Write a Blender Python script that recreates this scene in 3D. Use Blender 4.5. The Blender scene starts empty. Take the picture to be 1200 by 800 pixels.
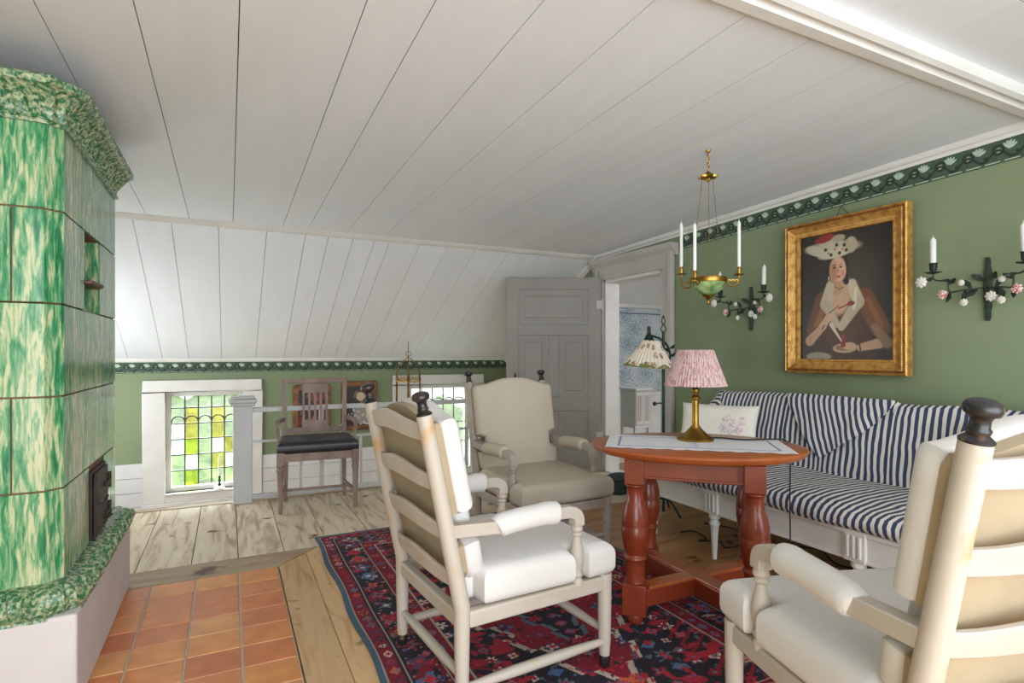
import bpy, bmesh, math, random
import numpy as np
from mathutils import Vector, Matrix
PI = math.pi
scn = bpy.context.scene
C = scn.collection
random.seed(7)

# ------------------------------------------------------------------ colour / materials
def S(r, g, b, a=1.0):
    f = lambda v: (v/255/12.92) if v/255 <= .04045 else ((v/255+.055)/1.055)**2.4
    return (f(r), f(g), f(b), a)

def newmat(name):
    m = bpy.data.materials.new(name); m.use_nodes = True
    nt = m.node_tree; nt.nodes.clear()
    out = nt.nodes.new('ShaderNodeOutputMaterial'); p = nt.nodes.new('ShaderNodeBsdfPrincipled')
    nt.links.new(p.outputs[0], out.inputs[0])
    return m, nt, p

def ramp(nt, stops):
    r = nt.nodes.new('ShaderNodeValToRGB'); cr = r.color_ramp
    while len(cr.elements) < len(stops): cr.elements.new(.5)
    for e, (p, c) in zip(cr.elements, stops): e.position = p; e.color = c
    return r

def mat(name, c1, c2=None, scale=8, rough=.55, metal=0., bump=.0, bscale=60, stretch=(1,1,1), detail=4, island=0., coat=0., lo=.35, hi=.65):
    m, nt, p = newmat(name)
    tc = nt.nodes.new('ShaderNodeTexCoord'); mp = nt.nodes.new('ShaderNodeMapping')
    mp.inputs['Scale'].default_value = stretch
    nt.links.new(tc.outputs['Object'], mp.inputs[0])
    n = nt.nodes.new('ShaderNodeTexNoise'); n.inputs['Scale'].default_value = scale; n.inputs['Detail'].default_value = detail
    nt.links.new(mp.outputs[0], n.inputs['Vector'])
    c2 = c2 or tuple(v*.88 for v in c1[:3])+(1,)
    r = ramp(nt, [(lo, c1), (hi, c2)]); nt.links.new(n.outputs['Fac'], r.inputs[0])
    col = r.outputs[0]
    if island:
        g = nt.nodes.new('ShaderNodeNewGeometry'); mr = nt.nodes.new('ShaderNodeMapRange')
        mr.inputs['To Min'].default_value = 1-island; mr.inputs['To Max'].default_value = 1+island*.4
        nt.links.new(g.outputs['Random Per Island'], mr.inputs[0])
        h = nt.nodes.new('ShaderNodeHueSaturation'); nt.links.new(mr.outputs[0], h.inputs['Value']); nt.links.new(col, h.inputs['Color'])
        col = h.outputs[0]
    nt.links.new(col, p.inputs['Base Color'])
    p.inputs['Roughness'].default_value = rough; p.inputs['Metallic'].default_value = metal
    p.inputs['Coat Weight'].default_value = coat
    if bump:
        nb = nt.nodes.new('ShaderNodeTexNoise'); nb.inputs['Scale'].default_value = bscale; nb.inputs['Detail'].default_value = 3
        nt.links.new(mp.outputs[0], nb.inputs['Vector'])
        b = nt.nodes.new('ShaderNodeBump'); b.inputs['Strength'].default_value = bump; b.inputs['Distance'].default_value = .01
        nt.links.new(nb.outputs['Fac'], b.inputs['Height']); nt.links.new(b.outputs[0], p.inputs['Normal'])
    return m

def vcmat(name, rough=.8, bump=0, bscale=400, coat=0):
    m, nt, p = newmat(name)
    a = nt.nodes.new('ShaderNodeVertexColor'); a.layer_name = 'Col'
    nt.links.new(a.outputs[0], p.inputs['Base Color']); p.inputs['Roughness'].default_value = rough
    p.inputs['Coat Weight'].default_value = coat
    if bump:
        tc = nt.nodes.new('ShaderNodeTexCoord'); nb = nt.nodes.new('ShaderNodeTexNoise'); nb.inputs['Scale'].default_value = bscale
        nt.links.new(tc.outputs['Object'], nb.inputs['Vector'])
        b = nt.nodes.new('ShaderNodeBump'); b.inputs['Strength'].default_value = bump; b.inputs['Distance'].default_value = .004
        nt.links.new(nb.outputs['Fac'], b.inputs['Height']); nt.links.new(b.outputs[0], p.inputs['Normal'])
    return m

def stripemat(name, axis, period, c1, c2, wob=.006, frac=.5, rot=0):
    """woven ticking: stripes across an object axis"""
    m, nt, p = newmat(name)
    tc = nt.nodes.new('ShaderNodeTexCoord'); mp = nt.nodes.new('ShaderNodeMapping')
    mp.inputs['Rotation'].default_value = (rot, 0, 0)
    nt.links.new(tc.outputs['Object'], mp.inputs[0])
    n = nt.nodes.new('ShaderNodeTexNoise'); n.inputs['Scale'].default_value = 5; nt.links.new(tc.outputs['Object'], n.inputs['Vector'])
    sx = nt.nodes.new('ShaderNodeSeparateXYZ'); nt.links.new(mp.outputs[0], sx.inputs[0])
    ad = nt.nodes.new('ShaderNodeMath'); ad.operation = 'MULTIPLY_ADD'; nt.links.new(n.outputs['Fac'], ad.inputs[0]); ad.inputs[1].default_value = wob*6
    nt.links.new(sx.outputs[axis], ad.inputs[2])
    mu = nt.nodes.new('ShaderNodeMath'); mu.operation = 'MULTIPLY'; nt.links.new(ad.outputs[0], mu.inputs[0]); mu.inputs[1].default_value = 1/period
    fr = nt.nodes.new('ShaderNodeMath'); fr.operation = 'FRACT'; nt.links.new(mu.outputs[0], fr.inputs[0])
    r = ramp(nt, [(0, c1), (frac-.02, c1), (frac+.02, c2), (.97, c2), (1, c1)])
    nt.links.new(fr.outputs[0], r.inputs[0]); nt.links.new(r.outputs[0], p.inputs['Base Color'])
    p.inputs['Roughness'].default_value = .9
    nb = nt.nodes.new('ShaderNodeTexNoise'); nb.inputs['Scale'].default_value = 9; nt.links.new(tc.outputs['Object'], nb.inputs['Vector'])
    b = nt.nodes.new('ShaderNodeBump'); b.inputs['Strength'].default_value = .5; b.inputs['Distance'].default_value = .03
    nt.links.new(nb.outputs['Fac'], b.inputs['Height']); nt.links.new(b.outputs[0], p.inputs['Normal'])
    return m

M = {}
M['ceil'] = mat('painted_ceiling_boards', S(232,236,241), S(228,232,237), 3, .6, bump=.05, bscale=9, stretch=(3,.4,1), island=.02)
M['ceil_gap'] = mat('ceiling_gap', S(105,102,98), None, 5, .9)
M['trimw'] = mat('white_trim_paint', S(226,224,220), S(216,213,208), 4, .45)
M['green'] = mat('green_wall_paint', S(133,146,113), S(124,137,106), 1.3, .8, bump=.06, bscale=30)
M['wains'] = mat('white_wainscot_paint', S(222,222,222), S(210,210,212), 3, .5)
M['greydoor'] = mat('grey_door_paint', S(146,141,132), S(139,133,126), 2, .5, bump=.04, bscale=20)
M['casing'] = mat('grey_casing_paint', S(190,184,178), S(178,172,166), 3, .5)
M['greypaint'] = mat('grey_railing_paint', S(204,204,204), S(194,194,194), 3, .45)
M['plaster'] = mat('white_plaster', S(212,204,202), S(204,196,194), 4, .8, bump=.15, bscale=14)
M['frieze'] = vcmat('painted_frieze', .7)
M['cushion'] = mat('white_linen', S(216,212,209), S(208,204,200), 3, .95, bump=.25, bscale=9)
M['cushion_b'] = mat('cream_linen', S(196,185,168), S(189,177,160), 3, .95, bump=.25, bscale=9)
M['backing'] = mat('beige_canvas', S(170,152,124), S(158,140,112), 6, .95, bump=.12, bscale=12)
M['palewood'] = mat('pale_grey_painted_wood', S(186,176,164), S(176,162,147), 7, .5, bump=.08, bscale=40, lo=.45, hi=.75)
M['wornwood'] = mat('worn_painted_wood', S(186,176,163), S(190,152,108), 9, .5, bump=.08, bscale=40, lo=.6, hi=.74, stretch=(1,1,1))
M['taupewood'] = mat('taupe_painted_wood', S(176,164,154), S(162,148,136), 7, .5, bump=.08, bscale=40)
M['finial'] = mat('black_lacquer', S(34,32,34), S(120,90,56), 22, .3, lo=.58, hi=.72)
M['redwood'] = mat('red_brown_table_wood', S(138,58,32), S(120,46,24), 5, .32, bump=.05, bscale=30, stretch=(1,1,.3), coat=.25)
M['topwood'] = mat('orange_brown_table_wood', S(176,96,48), S(160,80,38), 4, .3, stretch=(1,5,1), coat=.25)
M['brass'] = mat('aged_brass', S(176,140,66), S(140,104,46), 14, .32, metal=1)
M['darkiron'] = mat('green_black_iron', S(36,46,40), S(58,72,60), 20, .5, metal=.4)
M['iron'] = mat('dark_iron', S(62,46,42), S(40,30,28), 12, .5, metal=.3)
M['bottlegreen'] = mat('bottle_green_iron', S(24,60,54), None, 20, .45, metal=.3)
M['candle'] = mat('candle_wax', S(238,238,234), None, 4, .45)
M['porcelain'] = mat('porcelain_petals', S(236,232,220), S(220,214,200), 60, .3)
M['pinkpetal'] = mat('pink_porcelain_petals', S(232,214,208), S(196,84,92), 90, .35, lo=.45, hi=.6)
M['sofawhite'] = mat('sofa_white_paint', S(224,222,218), S(214,211,206), 4, .45)
M['black_leather'] = mat('black_leather', S(24,24,27), S(34,34,38), 18, .38, bump=.1, bscale=60)
M['chairbrown'] = mat('grey_brown_chair_paint', S(150,128,116), S(128,106,94), 12, .55, bump=.1, bscale=50, stretch=(1,1,.4))
M['cloth'] = vcmat('table_runner_cloth', .9, .3, 300)
M['pillow'] = vcmat('embroidered_pillow', .9, .3, 40)
M['rug'] = vcmat('persian_rug_wool', .95, .6, 500)
M['painting'] = vcmat('oil_painting', .35, .15, 120)
M['floral'] = vcmat('floral_lampshade', .85)
M['pleat'] = vcmat('pleated_pink_lampshade', .9)
M['black'] = mat('black_rubber', S(20,20,20), None, 5, .5)
M['white_plastic'] = mat('white_plastic', S(205,205,185), None, 5, .5)
M['teal'] = mat('dark_teal_cloth', S(60,80,84), S(44,58,62), 12, .8, bump=.3, bscale=20)
M['stripe'] = stripemat('blue_ticking', 1, .034, S(56,68,98), S(222,217,208))
M['stripe_x'] = stripemat('blue_ticking_throw', 1, .034, S(56,68,98), S(222,217,208), rot=.36)
M['copper'] = mat('copper', S(150,84,50), S(96,56,36), 30, .4, metal=.4)
M['greendish'] = mat('green_painted_bowl', S(86,122,66), S(160,186,130), 24, .25, coat=.4)
M['bluewhite'] = mat('blue_white_porcelain', S(220,226,232), S(60,90,150), 90, .25)
M['mountgreen'] = mat('olive_green_print', S(70,88,50), None, 30, .8)

# gilt frame
M['gilt'] = mat('gilt_frame', S(204,156,80), S(164,106,50), 26, .38, metal=.4, bump=.3, bscale=90, lo=.45, hi=.7)
M['giltdark'] = mat('worn_gilt', S(150,96,44), S(104,54,28), 50, .4, metal=.5, bump=.4, bscale=120)

def glazemat():
    m, nt, p = newmat('green_marbled_glaze')
    tc = nt.nodes.new('ShaderNodeTexCoord')
    mp = nt.nodes.new('ShaderNodeMapping'); mp.inputs['Scale'].default_value = (1,1,.14); nt.links.new(tc.outputs['Object'], mp.inputs[0])
    n = nt.nodes.new('ShaderNodeTexNoise'); n.inputs['Scale'].default_value = 72; n.inputs['Detail'].default_value = 6; n.inputs['Distortion'].default_value = .5; n.inputs['Roughness'].default_value=.6
    nt.links.new(mp.outputs[0], n.inputs['Vector'])
    big = nt.nodes.new('ShaderNodeTexNoise'); big.inputs['Scale'].default_value = 6; nt.links.new(mp.outputs[0], big.inputs['Vector'])
    g = nt.nodes.new('ShaderNodeNewGeometry')
    a = nt.nodes.new('ShaderNodeMath'); a.operation = 'MULTIPLY_ADD'; nt.links.new(big.outputs['Fac'], a.inputs[0]); a.inputs[1].default_value = .55; nt.links.new(n.outputs['Fac'], a.inputs[2])
    b = nt.nodes.new('ShaderNodeMath'); b.operation = 'MULTIPLY_ADD'; nt.links.new(g.outputs['Random Per Island'], b.inputs[0]); b.inputs[1].default_value = .07; nt.links.new(a.outputs[0], b.inputs[2])
    r = ramp(nt, [(.54, S(34,104,66)), (.65, S(62,138,92)), (.75, S(126,164,118)), (.85, S(192,192,152))])
    sc = nt.nodes.new('ShaderNodeMath'); sc.operation='SUBTRACT'; nt.links.new(b.outputs[0], sc.inputs[0]); sc.inputs[1].default_value=.075
    nt.links.new(sc.outputs[0], r.inputs[0]); nt.links.new(r.outputs[0], p.inputs['Base Color'])
    p.inputs['Roughness'].default_value = .17; p.inputs['Specular IOR Level'].default_value = .3; p.inputs['Coat Weight'].default_value = .08; p.inputs['Coat Roughness'].default_value = .05
    nb = nt.nodes.new('ShaderNodeTexNoise'); nb.inputs['Scale'].default_value = 7; nt.links.new(tc.outputs['Object'], nb.inputs['Vector'])
    bp = nt.nodes.new('ShaderNodeBump'); bp.inputs['Strength'].default_value = .12; bp.inputs['Distance'].default_value = .02
    nt.links.new(nb.outputs['Fac'], bp.inputs['Height']); nt.links.new(bp.outputs[0], p.inputs['Normal'])
    return m
M['glaze'] = glazemat()
M['glazerelief'] = mat('green_relief_glaze', S(36,104,66), S(168,178,138), 70, .2, bump=1.0, bscale=80, coat=.5, lo=.42, hi=.62)
M['joint'] = mat('brown_joint', S(132,100,76), None, 20, .9)

def plankmat(name, stops, rough=.5, dirscale=(9,1.2,9), spec=.4):
    m, nt, p = newmat(name)
    tc = nt.nodes.new('ShaderNodeTexCoord'); mp = nt.nodes.new('ShaderNodeMapping'); mp.inputs['Scale'].default_value = dirscale
    nt.links.new(tc.outputs['Object'], mp.inputs[0])
    g = nt.nodes.new('ShaderNodeNewGeometry')
    n = nt.nodes.new('ShaderNodeTexNoise'); n.noise_dimensions = '4D'; n.inputs['Scale'].default_value = 1.6; n.inputs['Detail'].default_value = 7; n.inputs['Distortion'].default_value = 1.2
    mw = nt.nodes.new('ShaderNodeMath'); mw.operation = 'MULTIPLY'; mw.inputs[1].default_value = 40; nt.links.new(g.outputs['Random Per Island'], mw.inputs[0]); nt.links.new(mw.outputs[0], n.inputs['W'])
    nt.links.new(mp.outputs[0], n.inputs['Vector'])
    r = ramp(nt, stops); nt.links.new(n.outputs['Fac'], r.inputs[0])
    # knots and stains
    k = nt.nodes.new('ShaderNodeTexNoise'); k.inputs['Scale'].default_value = 5.5; k.inputs['Detail'].default_value = 2; nt.links.new(tc.outputs['Object'], k.inputs['Vector'])
    kr = ramp(nt, [(.27, S(120,88,62)), (.34, (1,1,1,1))]); nt.links.new(k.outputs['Fac'], kr.inputs[0])
    mx = nt.nodes.new('ShaderNodeMix'); mx.data_type = 'RGBA'; mx.blend_type = 'MULTIPLY'; mx.inputs[0].default_value = 1
    nt.links.new(r.outputs[0], mx.inputs[6]); nt.links.new(kr.outputs[0], mx.inputs[7])
    h = nt.nodes.new('ShaderNodeHueSaturation'); mr = nt.nodes.new('ShaderNodeMapRange'); mr.inputs['To Min'].default_value = .86; mr.inputs['To Max'].default_value = 1.06
    nt.links.new(g.outputs['Random Per Island'], mr.inputs[0]); nt.links.new(mr.outputs[0], h.inputs['Value']); nt.links.new(mx.outputs[2], h.inputs['Color'])
    nt.links.new(h.outputs[0], p.inputs['Base Color']); p.inputs['Roughness'].default_value = rough
    b = nt.nodes.new('ShaderNodeBump'); b.inputs['Strength'].default_value = .15; b.inputs['Distance'].default_value = .01
    nt.links.new(n.outputs['Fac'], b.inputs['Height']); nt.links.new(b.outputs[0], p.inputs['Normal'])
    return m
M['plank'] = plankmat('worn_pine_planks', [(.3, S(206,164,116)), (.5, S(214,176,130)), (.7, S(182,138,92))], .45)
M['plankfar'] = plankmat('pale_scrubbed_pine_planks', [(.3, S(236,222,196)), (.5, S(226,208,180)), (.66, S(176,150,120))], .5)
M['plankedge'] = plankmat('grey_worn_edge_board', [(.3, S(190,166,136)), (.55, S(168,142,114)), (.7, S(136,110,86))], .5, (1.2,9,9))
M['planksofa'] = plankmat('brown_pine_planks', [(.3, S(186,140,92)), (.5, S(172,124,78)), (.7, S(140,98,60))], .45, (1.2,9,9))
M['dark_gap'] = mat('floor_gap', S(60,48,38), None, 5, .9)
def tilemat():
    m, nt, p = newmat('terracotta')
    g = nt.nodes.new('ShaderNodeNewGeometry'); tc = nt.nodes.new('ShaderNodeTexCoord')
    r = ramp(nt, [(0, S(204,118,72)), (.35, S(218,132,70)), (.6, S(230,156,84)), (.85, S(208,120,78)), (1, S(236,176,106))])
    nt.links.new(g.outputs['Random Per Island'], r.inputs[0])
    n = nt.nodes.new('ShaderNodeTexNoise'); n.inputs['Scale'].default_value = 11; n.inputs['Detail'].default_value = 5; nt.links.new(tc.outputs['Object'], n.inputs['Vector'])
    rr = ramp(nt, [(.3, (.78,.72,.68,1)), (.7, (1.0,1,1,1))]); nt.links.new(n.outputs['Fac'], rr.inputs[0])
    mx = nt.nodes.new('ShaderNodeMix'); mx.data_type = 'RGBA'; mx.blend_type = 'MULTIPLY'; mx.inputs[0].default_value = 1
    nt.links.new(r.outputs[0], mx.inputs[6]); nt.links.new(rr.outputs[0], mx.inputs[7]); nt.links.new(mx.outputs[2], p.inputs['Base Color'])
    p.inputs['Roughness'].default_value = .36
    b = nt.nodes.new('ShaderNodeBump'); b.inputs['Strength'].default_value = .25; b.inputs['Distance'].default_value = .01
    nt.links.new(n.outputs['Fac'], b.inputs['Height']); nt.links.new(b.outputs[0], p.inputs['Normal'])
    return m
M['tile'] = tilemat(); M['grout'] = mat('grout', S(196,180,162), None, 30, .9)

def wallpaper():
    m, nt, p = newmat('blue_damask_wallpaper')
    tc = nt.nodes.new('ShaderNodeTexCoord')
    v = nt.nodes.new('ShaderNodeTexVoronoi'); v.inputs['Scale'].default_value = 3.2; nt.links.new(tc.outputs['Object'], v.inputs['Vector'])
    n = nt.nodes.new('ShaderNodeTexNoise'); n.inputs['Scale'].default_value = 40; n.inputs['Detail'].default_value = 3; nt.links.new(tc.outputs['Object'], n.inputs['Vector'])
    a = nt.nodes.new('ShaderNodeMath'); a.operation = 'MULTIPLY_ADD'; a.inputs[1].default_value = .35; nt.links.new(v.outputs['Distance'], a.inputs[0]); nt.links.new(n.outputs['Fac'], a.inputs[2])
    r = ramp(nt, [(.48, S(132,150,164)), (.6, S(160,176,188)), (.74, S(200,206,210))]); nt.links.new(a.outputs[0], r.inputs[0])
    nt.links.new(r.outputs[0], p.inputs['Base Color']); p.inputs['Roughness'].default_value = .8
    return m
M['wallpaper'] = wallpaper()

def glassmat(name, col, rough=0.1, trans=.96):
    m = bpy.data.materials.new(name); m.use_nodes = True; nt = m.node_tree; nt.nodes.clear()
    out = nt.nodes.new('ShaderNodeOutputMaterial'); t = nt.nodes.new('ShaderNodeBsdfTransparent'); tl = nt.nodes.new('ShaderNodeBsdfTranslucent')
    gl = nt.nodes.new('ShaderNodeBsdfGlossy'); gl.inputs['Roughness'].default_value = .08
    tc = nt.nodes.new('ShaderNodeTexCoord'); n = nt.nodes.new('ShaderNodeTexNoise'); n.inputs['Scale'].default_value = 22; nt.links.new(tc.outputs['Object'], n.inputs['Vector'])
    r = ramp(nt, [(.35, col), (.7, tuple(v*.8 for v in col[:3])+(1,))]); nt.links.new(n.outputs['Fac'], r.inputs[0])
    nt.links.new(r.outputs[0], t.inputs[0]); nt.links.new(r.outputs[0], tl.inputs[0])
    m1 = nt.nodes.new('ShaderNodeMixShader'); m1.inputs[0].default_value = trans; nt.links.new(tl.outputs[0], m1.inputs[1]); nt.links.new(t.outputs[0], m1.inputs[2])
    m2 = nt.nodes.new('ShaderNodeMixShader'); m2.inputs[0].default_value = .06; nt.links.new(m1.outputs[0], m2.inputs[1]); nt.links.new(gl.outputs[0], m2.inputs[2])
    nt.links.new(m2.outputs[0], out.inputs[0]); return m
M['glass'] = glassmat('clear_leaded_glass', (.84,.88,.80,1))
M['glass_y'] = glassmat('amber_leaded_glass', (.9,.72,.22,1))
M['glass_ly'] = glassmat('yellow_green_leaded_glass', (.86,.95,.12,1))
M['glass_g'] = glassmat('grey_textured_glass', (.72,.74,.74,1), trans=.88)
M['lead'] = mat('lead_came', S(66,70,70), None, 30, .5, metal=.4)
M['foliage'] = mat('garden_foliage', S(112,140,64), S(70,100,44), 6, .9, bump=.8, bscale=8)
M['bark'] = mat('birch_bark', S(190,186,178), S(90,84,78), 14, .9, stretch=(1,1,.3))
M['grass'] = mat('garden_grass', S(120,150,70), S(96,130,56), 3, .9)

# ------------------------------------------------------------------ object helpers
def link(name, me, m=None, parent=None, smooth=False):
    o = bpy.data.objects.new(name, me); C.objects.link(o)
    if m is not None:
        for mm in (m if isinstance(m, (list, tuple)) else [m]): me.materials.append(mm)
    if parent is not None: o.parent = parent
    if smooth:
        me.polygons.foreach_set('use_smooth', [True]*len(me.polygons)); me.update()
        if hasattr(me, 'set_sharp_from_angle'): me.set_sharp_from_angle(angle=math.radians(45))
    return o
def obj(name, bm, m=None, parent=None, smooth=True, bevel=0, seg=2):
    bmesh.ops.remove_doubles(bm, verts=bm.verts, dist=1e-6)
    bmesh.ops.recalc_face_normals(bm, faces=bm.faces)
    me = bpy.data.meshes.new(name); bm.to_mesh(me); bm.free()
    o = link(name, me, m, parent, smooth)
    if bevel:
        b = o.modifiers.new('bevel', 'BEVEL'); b.width = bevel; b.segments = seg; b.limit_method = 'ANGLE'; b.angle_limit = math.radians(40)
    return o
def tag(o, label, cat=None, group=None, kind=None):
    if label: o['label'] = label
    if cat: o['category'] = cat
    if group: o['group'] = group
    if kind: o['kind'] = kind
    return o
def thing(name, label, cat, loc=(0,0,0), rz=0, group=None):
    o = bpy.data.objects.new(name, None); C.objects.link(o); o.location = loc; o.rotation_euler = (0,0,rz); o.empty_display_size = .1
    return tag(o, label, cat, group)
def struct(o):
    o['kind'] = 'structure'; return o
def dup(o, parent=None):
    c = o.copy(); C.objects.link(c)
    if parent is not None: c.parent = parent
    for ch in list(o.children): dup(ch, c)
    return c
def B(): return bmesh.new()

def abox(bm, x0, x1, y0, y1, z0, z1, mi=0, mtx=None):
    vs = [bm.verts.new((x, y, z)) for x in (x0, x1) for y in (y0, y1) for z in (z0, z1)]
    if mtx is not None:
        for v in vs: v.co = mtx @ v.co
    for q in ((0,1,3,2),(4,6,7,5),(0,4,5,1),(2,3,7,6),(0,2,6,4),(1,5,7,3)):
        f = bm.faces.new([vs[i] for i in q]); f.material_index = mi
    return vs
def lathe(bm, prof, c=(0,0,0), n=24, mtx=None, mi=0, sx=1, sy=1, wave=None):
    rings = []
    for r, z in prof:
        ring = []
        for i in range(n):
            a = 2*PI*i/n; rr = r*(1+(wave(a, r, z) if wave else 0))
            co = Vector((rr*math.cos(a)*sx, rr*math.sin(a)*sy, z))
            if mtx is not None: co = mtx @ co
            ring.append(bm.verts.new(co+Vector(c)))
        rings.append(ring)
    for a, b in zip(rings, rings[1:]):
        for i in range(n):
            f = bm.faces.new((a[i], a[(i+1)%n], b[(i+1)%n], b[i])); f.material_index = mi
    for ring in (rings[0], rings[-1]):
        try: f = bm.faces.new(ring); f.material_index = mi
        except ValueError: pass
def tube(bm, pts, r, n=8, mi=0, caps=True, square=False, up=None):
    pts = [Vector(p) for p in pts]; rs = r if isinstance(r, (list, tuple)) else [r]*len(pts)
    rings = []; prev = None
    for i, p in enumerate(pts):
        t = (pts[min(i+1, len(pts)-1)]-pts[max(i-1, 0)]).normalized()
        if prev is None:
            ref = Vector(up) if up else (Vector((0,0,1)) if abs(t.z) < .9 else Vector((0,1,0)))
        else: ref = prev
        u = (ref-t*ref.dot(t)).normalized(); w = t.cross(u); prev = u
        ring = []
        for k in range(n):
            a = 2*PI*k/n+(PI/n if square else 0)
            rr = rs[i]
            ring.append(bm.verts.new(p+(u*math.cos(a)+w*math.sin(a))*rr))
        rings.append(ring)
    for a, b in zip(rings, rings[1:]):
        for k in range(n):
            f = bm.faces.new((a[k], a[(k+1)%n], b[(k+1)%n], b[k])); f.material_index = mi
    if caps:
        for ring in (rings[0], rings[-1]):
            f = bm.faces.new(ring); f.material_index = mi
def spline(pts, k=6):
    P = [Vector(p) for p in pts]; P = [P[0]*2-P[1]]+P+[P[-1]*2-P[-2]]; out = []
    for i in range(1, len(P)-2):
        for j in range(k):
            t = j/k; a, b, c, d = P[i-1], P[i], P[i+1], P[i+2]
            out.append(.5*((2*b)+(c-a)*t+(2*a-5*b+4*c-d)*t*t+(3*b-a-3*c+d)*t**3))
    out.append(P[-2]); return out
def prism(bm, poly, z0, z1, f=None, mi=0):
    """extrude a 2-D outline; f maps (u,v,w) to a point"""
    f = f or (lambda u, v, w: (u, v, w))
    a = [bm.verts.new(f(u, v, z0)) for u, v in poly]; b = [bm.verts.new(f(u, v, z1)) for u, v in poly]
    n = len(poly)
    for i in range(n):
        q = bm.faces.new((a[i], a[(i+1)%n], b[(i+1)%n], b[i])); q.material_index = mi
    for r in (a, b):
        q = bm.faces.new(r); q.material_index = mi
def puff(name, poly, th, m, parent, f=None, rad=.03, dome=.0, smooth_it=1):
    """stuffed cushion from a 2-D outline: stacked inset rings, domed faces"""
    poly = [Vector(p) for p in poly]; n = len(poly)
    ar = sum(poly[i].x*poly[(i+1)%n].y-poly[(i+1)%n].x*poly[i].y for i in range(n))
    if ar < 0: poly.reverse()
    nor = []
    for i in range(n):
        e1 = (poly[i]-poly[i-1]).normalized(); e2 = (poly[(i+1)%n]-poly[i]).normalized()
        a = Vector((-e1.y, e1.x)); b = Vector((-e2.y, e2.x)); s_ = a+b
        d = max(.5, 1+a.dot(b)); nor.append(s_/d)
    f = f or (lambda u, v, w: (u, v, w))
    bm = B(); rings = []
    K = 5
    prof = [(rad*(1-math.sin(PI/2*k/K)), rad*(1-math.cos(PI/2*k/K))) for k in range(K+1)]  # inset, height: inset from rad->0
    prof = [(rad*(1-math.cos(t)), rad*(1-math.sin(t))) for t in [PI/2*(1-k/K) for k in range(K+1)]]
    # t=pi/2 : inset rad, height 0 ; t=0: inset 0, height rad
    lo = [(i_, h) for i_, h in prof]; hi = [(i_, th-h) for i_, h in reversed(prof)]
    for ins, h in lo+hi:
        rings.append([bm.verts.new((poly[i].x+nor[i].x*ins, poly[i].y+nor[i].y*ins, h)) for i in range(n)])
    for a, b in zip(rings, rings[1:]):
        for i in range(n): bm.faces.new((a[i], a[(i+1)%n], b[(i+1)%n], b[i]))
    cap0 = bm.faces.new(list(reversed(rings[0]))); cap1 = bm.faces.new(rings[-1])
    r = bmesh.ops.inset_region(bm, faces=[cap1], thickness=rad*1.2, depth=dome) if dome else None
    bmesh.ops.recalc_face_normals(bm, faces=bm.faces)
    bmesh.ops.triangulate(bm, faces=[q for q in bm.faces if len(q.verts) > 4])
    for v in bm.verts: v.co = Vector(f(*v.co))
    me = bpy.data.meshes.new(name); bm.to_mesh(me); bm.free()
    return link(name, me, m, parent, True)
def resample(poly, step, rc=0):
    """subdivide the outline; corners rounded with Chaikin rc times"""
    P = [Vector(p) for p in poly]
    for _ in range(rc):
        Q = []
        for i in range(len(P)):
            a, b = P[i], P[(i+1)%len(P)]; d = (b-a).length; k = min(.25, .02/d if d > 0 else .25)
            Q += [a+(b-a)*k, a+(b-a)*(1-k)]
        P = Q
    out = []
    for i in range(len(P)):
        a, b = P[i], P[(i+1)%len(P)]; n = max(1, int((b-a).length/step))
        out += [a+(b-a)*j/n for j in range(n)]
    return out
def sweep(bm, path, prof, closed=False, mi=0, normals=None):
    """path: xy list; prof: (offset to the right of travel, z)"""
    P = [Vector(p) for p in path]; n = len(P); rings = []
    for i in range(n):
        e1 = (P[i]-P[i-1]).normalized() if i > 0 else (P[1]-P[0]).normalized()
        e2 = (P[i+1]-P[i]).normalized() if i < n-1 else e1
        a = Vector((e1.y, -e1.x)); b = Vector((e2.y, -e2.x)); m_ = (a+b)/(1+a.dot(b))
        rings.append([bm.verts.new((P[i].x+m_.x*o, P[i].y+m_.y*o, z)) for o, z in prof])
    for a, b in zip(rings, rings[1:]):
        for k in range(len(prof)-1):
            f = bm.faces.new((a[k], a[k+1], b[k+1], b[k])); f.material_index = mi
    for r in (rings[0], rings[-1]):
        try: bm.faces.new(r)
        except ValueError: pass
def colgrid(name, nu, nv, posfn, colfn, m, parent=None, thick=0, smooth=True):
    """grid mesh with point colours. posfn(U,V)->(N,3) ; colfn(U,V)->(N,3) linear ; U,V in 0..1"""
    U, V = np.meshgrid(np.linspace(0,1,nu), np.linspace(0,1,nv)); U = U.ravel(); V = V.ravel()
    co = posfn(U, V).astype(np.float32); col = np.ones((len(U), 4), np.float32); col[:, :3] = colfn(U, V)
    i = np.arange(nu-1); j = np.arange(nv-1); I, J = np.meshgrid(i, j); a = (J*nu+I).ravel()
    faces = np.stack([a, a+1, a+1+nu, a+nu], 1).astype(np.int32)
    me = bpy.data.meshes.new(name); me.vertices.add(len(co)); me.vertices.foreach_set('co', co.ravel())
    me.loops.add(faces.size); me.loops.foreach_set('vertex_index', faces.ravel()); me.polygons.add(len(faces))
    me.polygons.foreach_set('loop_start', np.arange(0, faces.size, 4, dtype=np.int32)); me.update(calc_edges=True)
    ca = me.color_attributes.new('Col', 'FLOAT_COLOR', 'POINT'); ca.data.foreach_set('color', col.ravel())
    o = link(name, me, m, parent, smooth)
    if thick:
        s_ = o.modifiers.new('thick', 'SOLIDIFY'); s_.thickness = thick; s_.offset = -1
    return o
def lin(c): return np.array(S(*c)[:3])
def hsh(i, j, k=0):
    v = np.sin(i*127.1+j*311.7+k*74.7)*43758.5453
    return v-np.floor(v)
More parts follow.
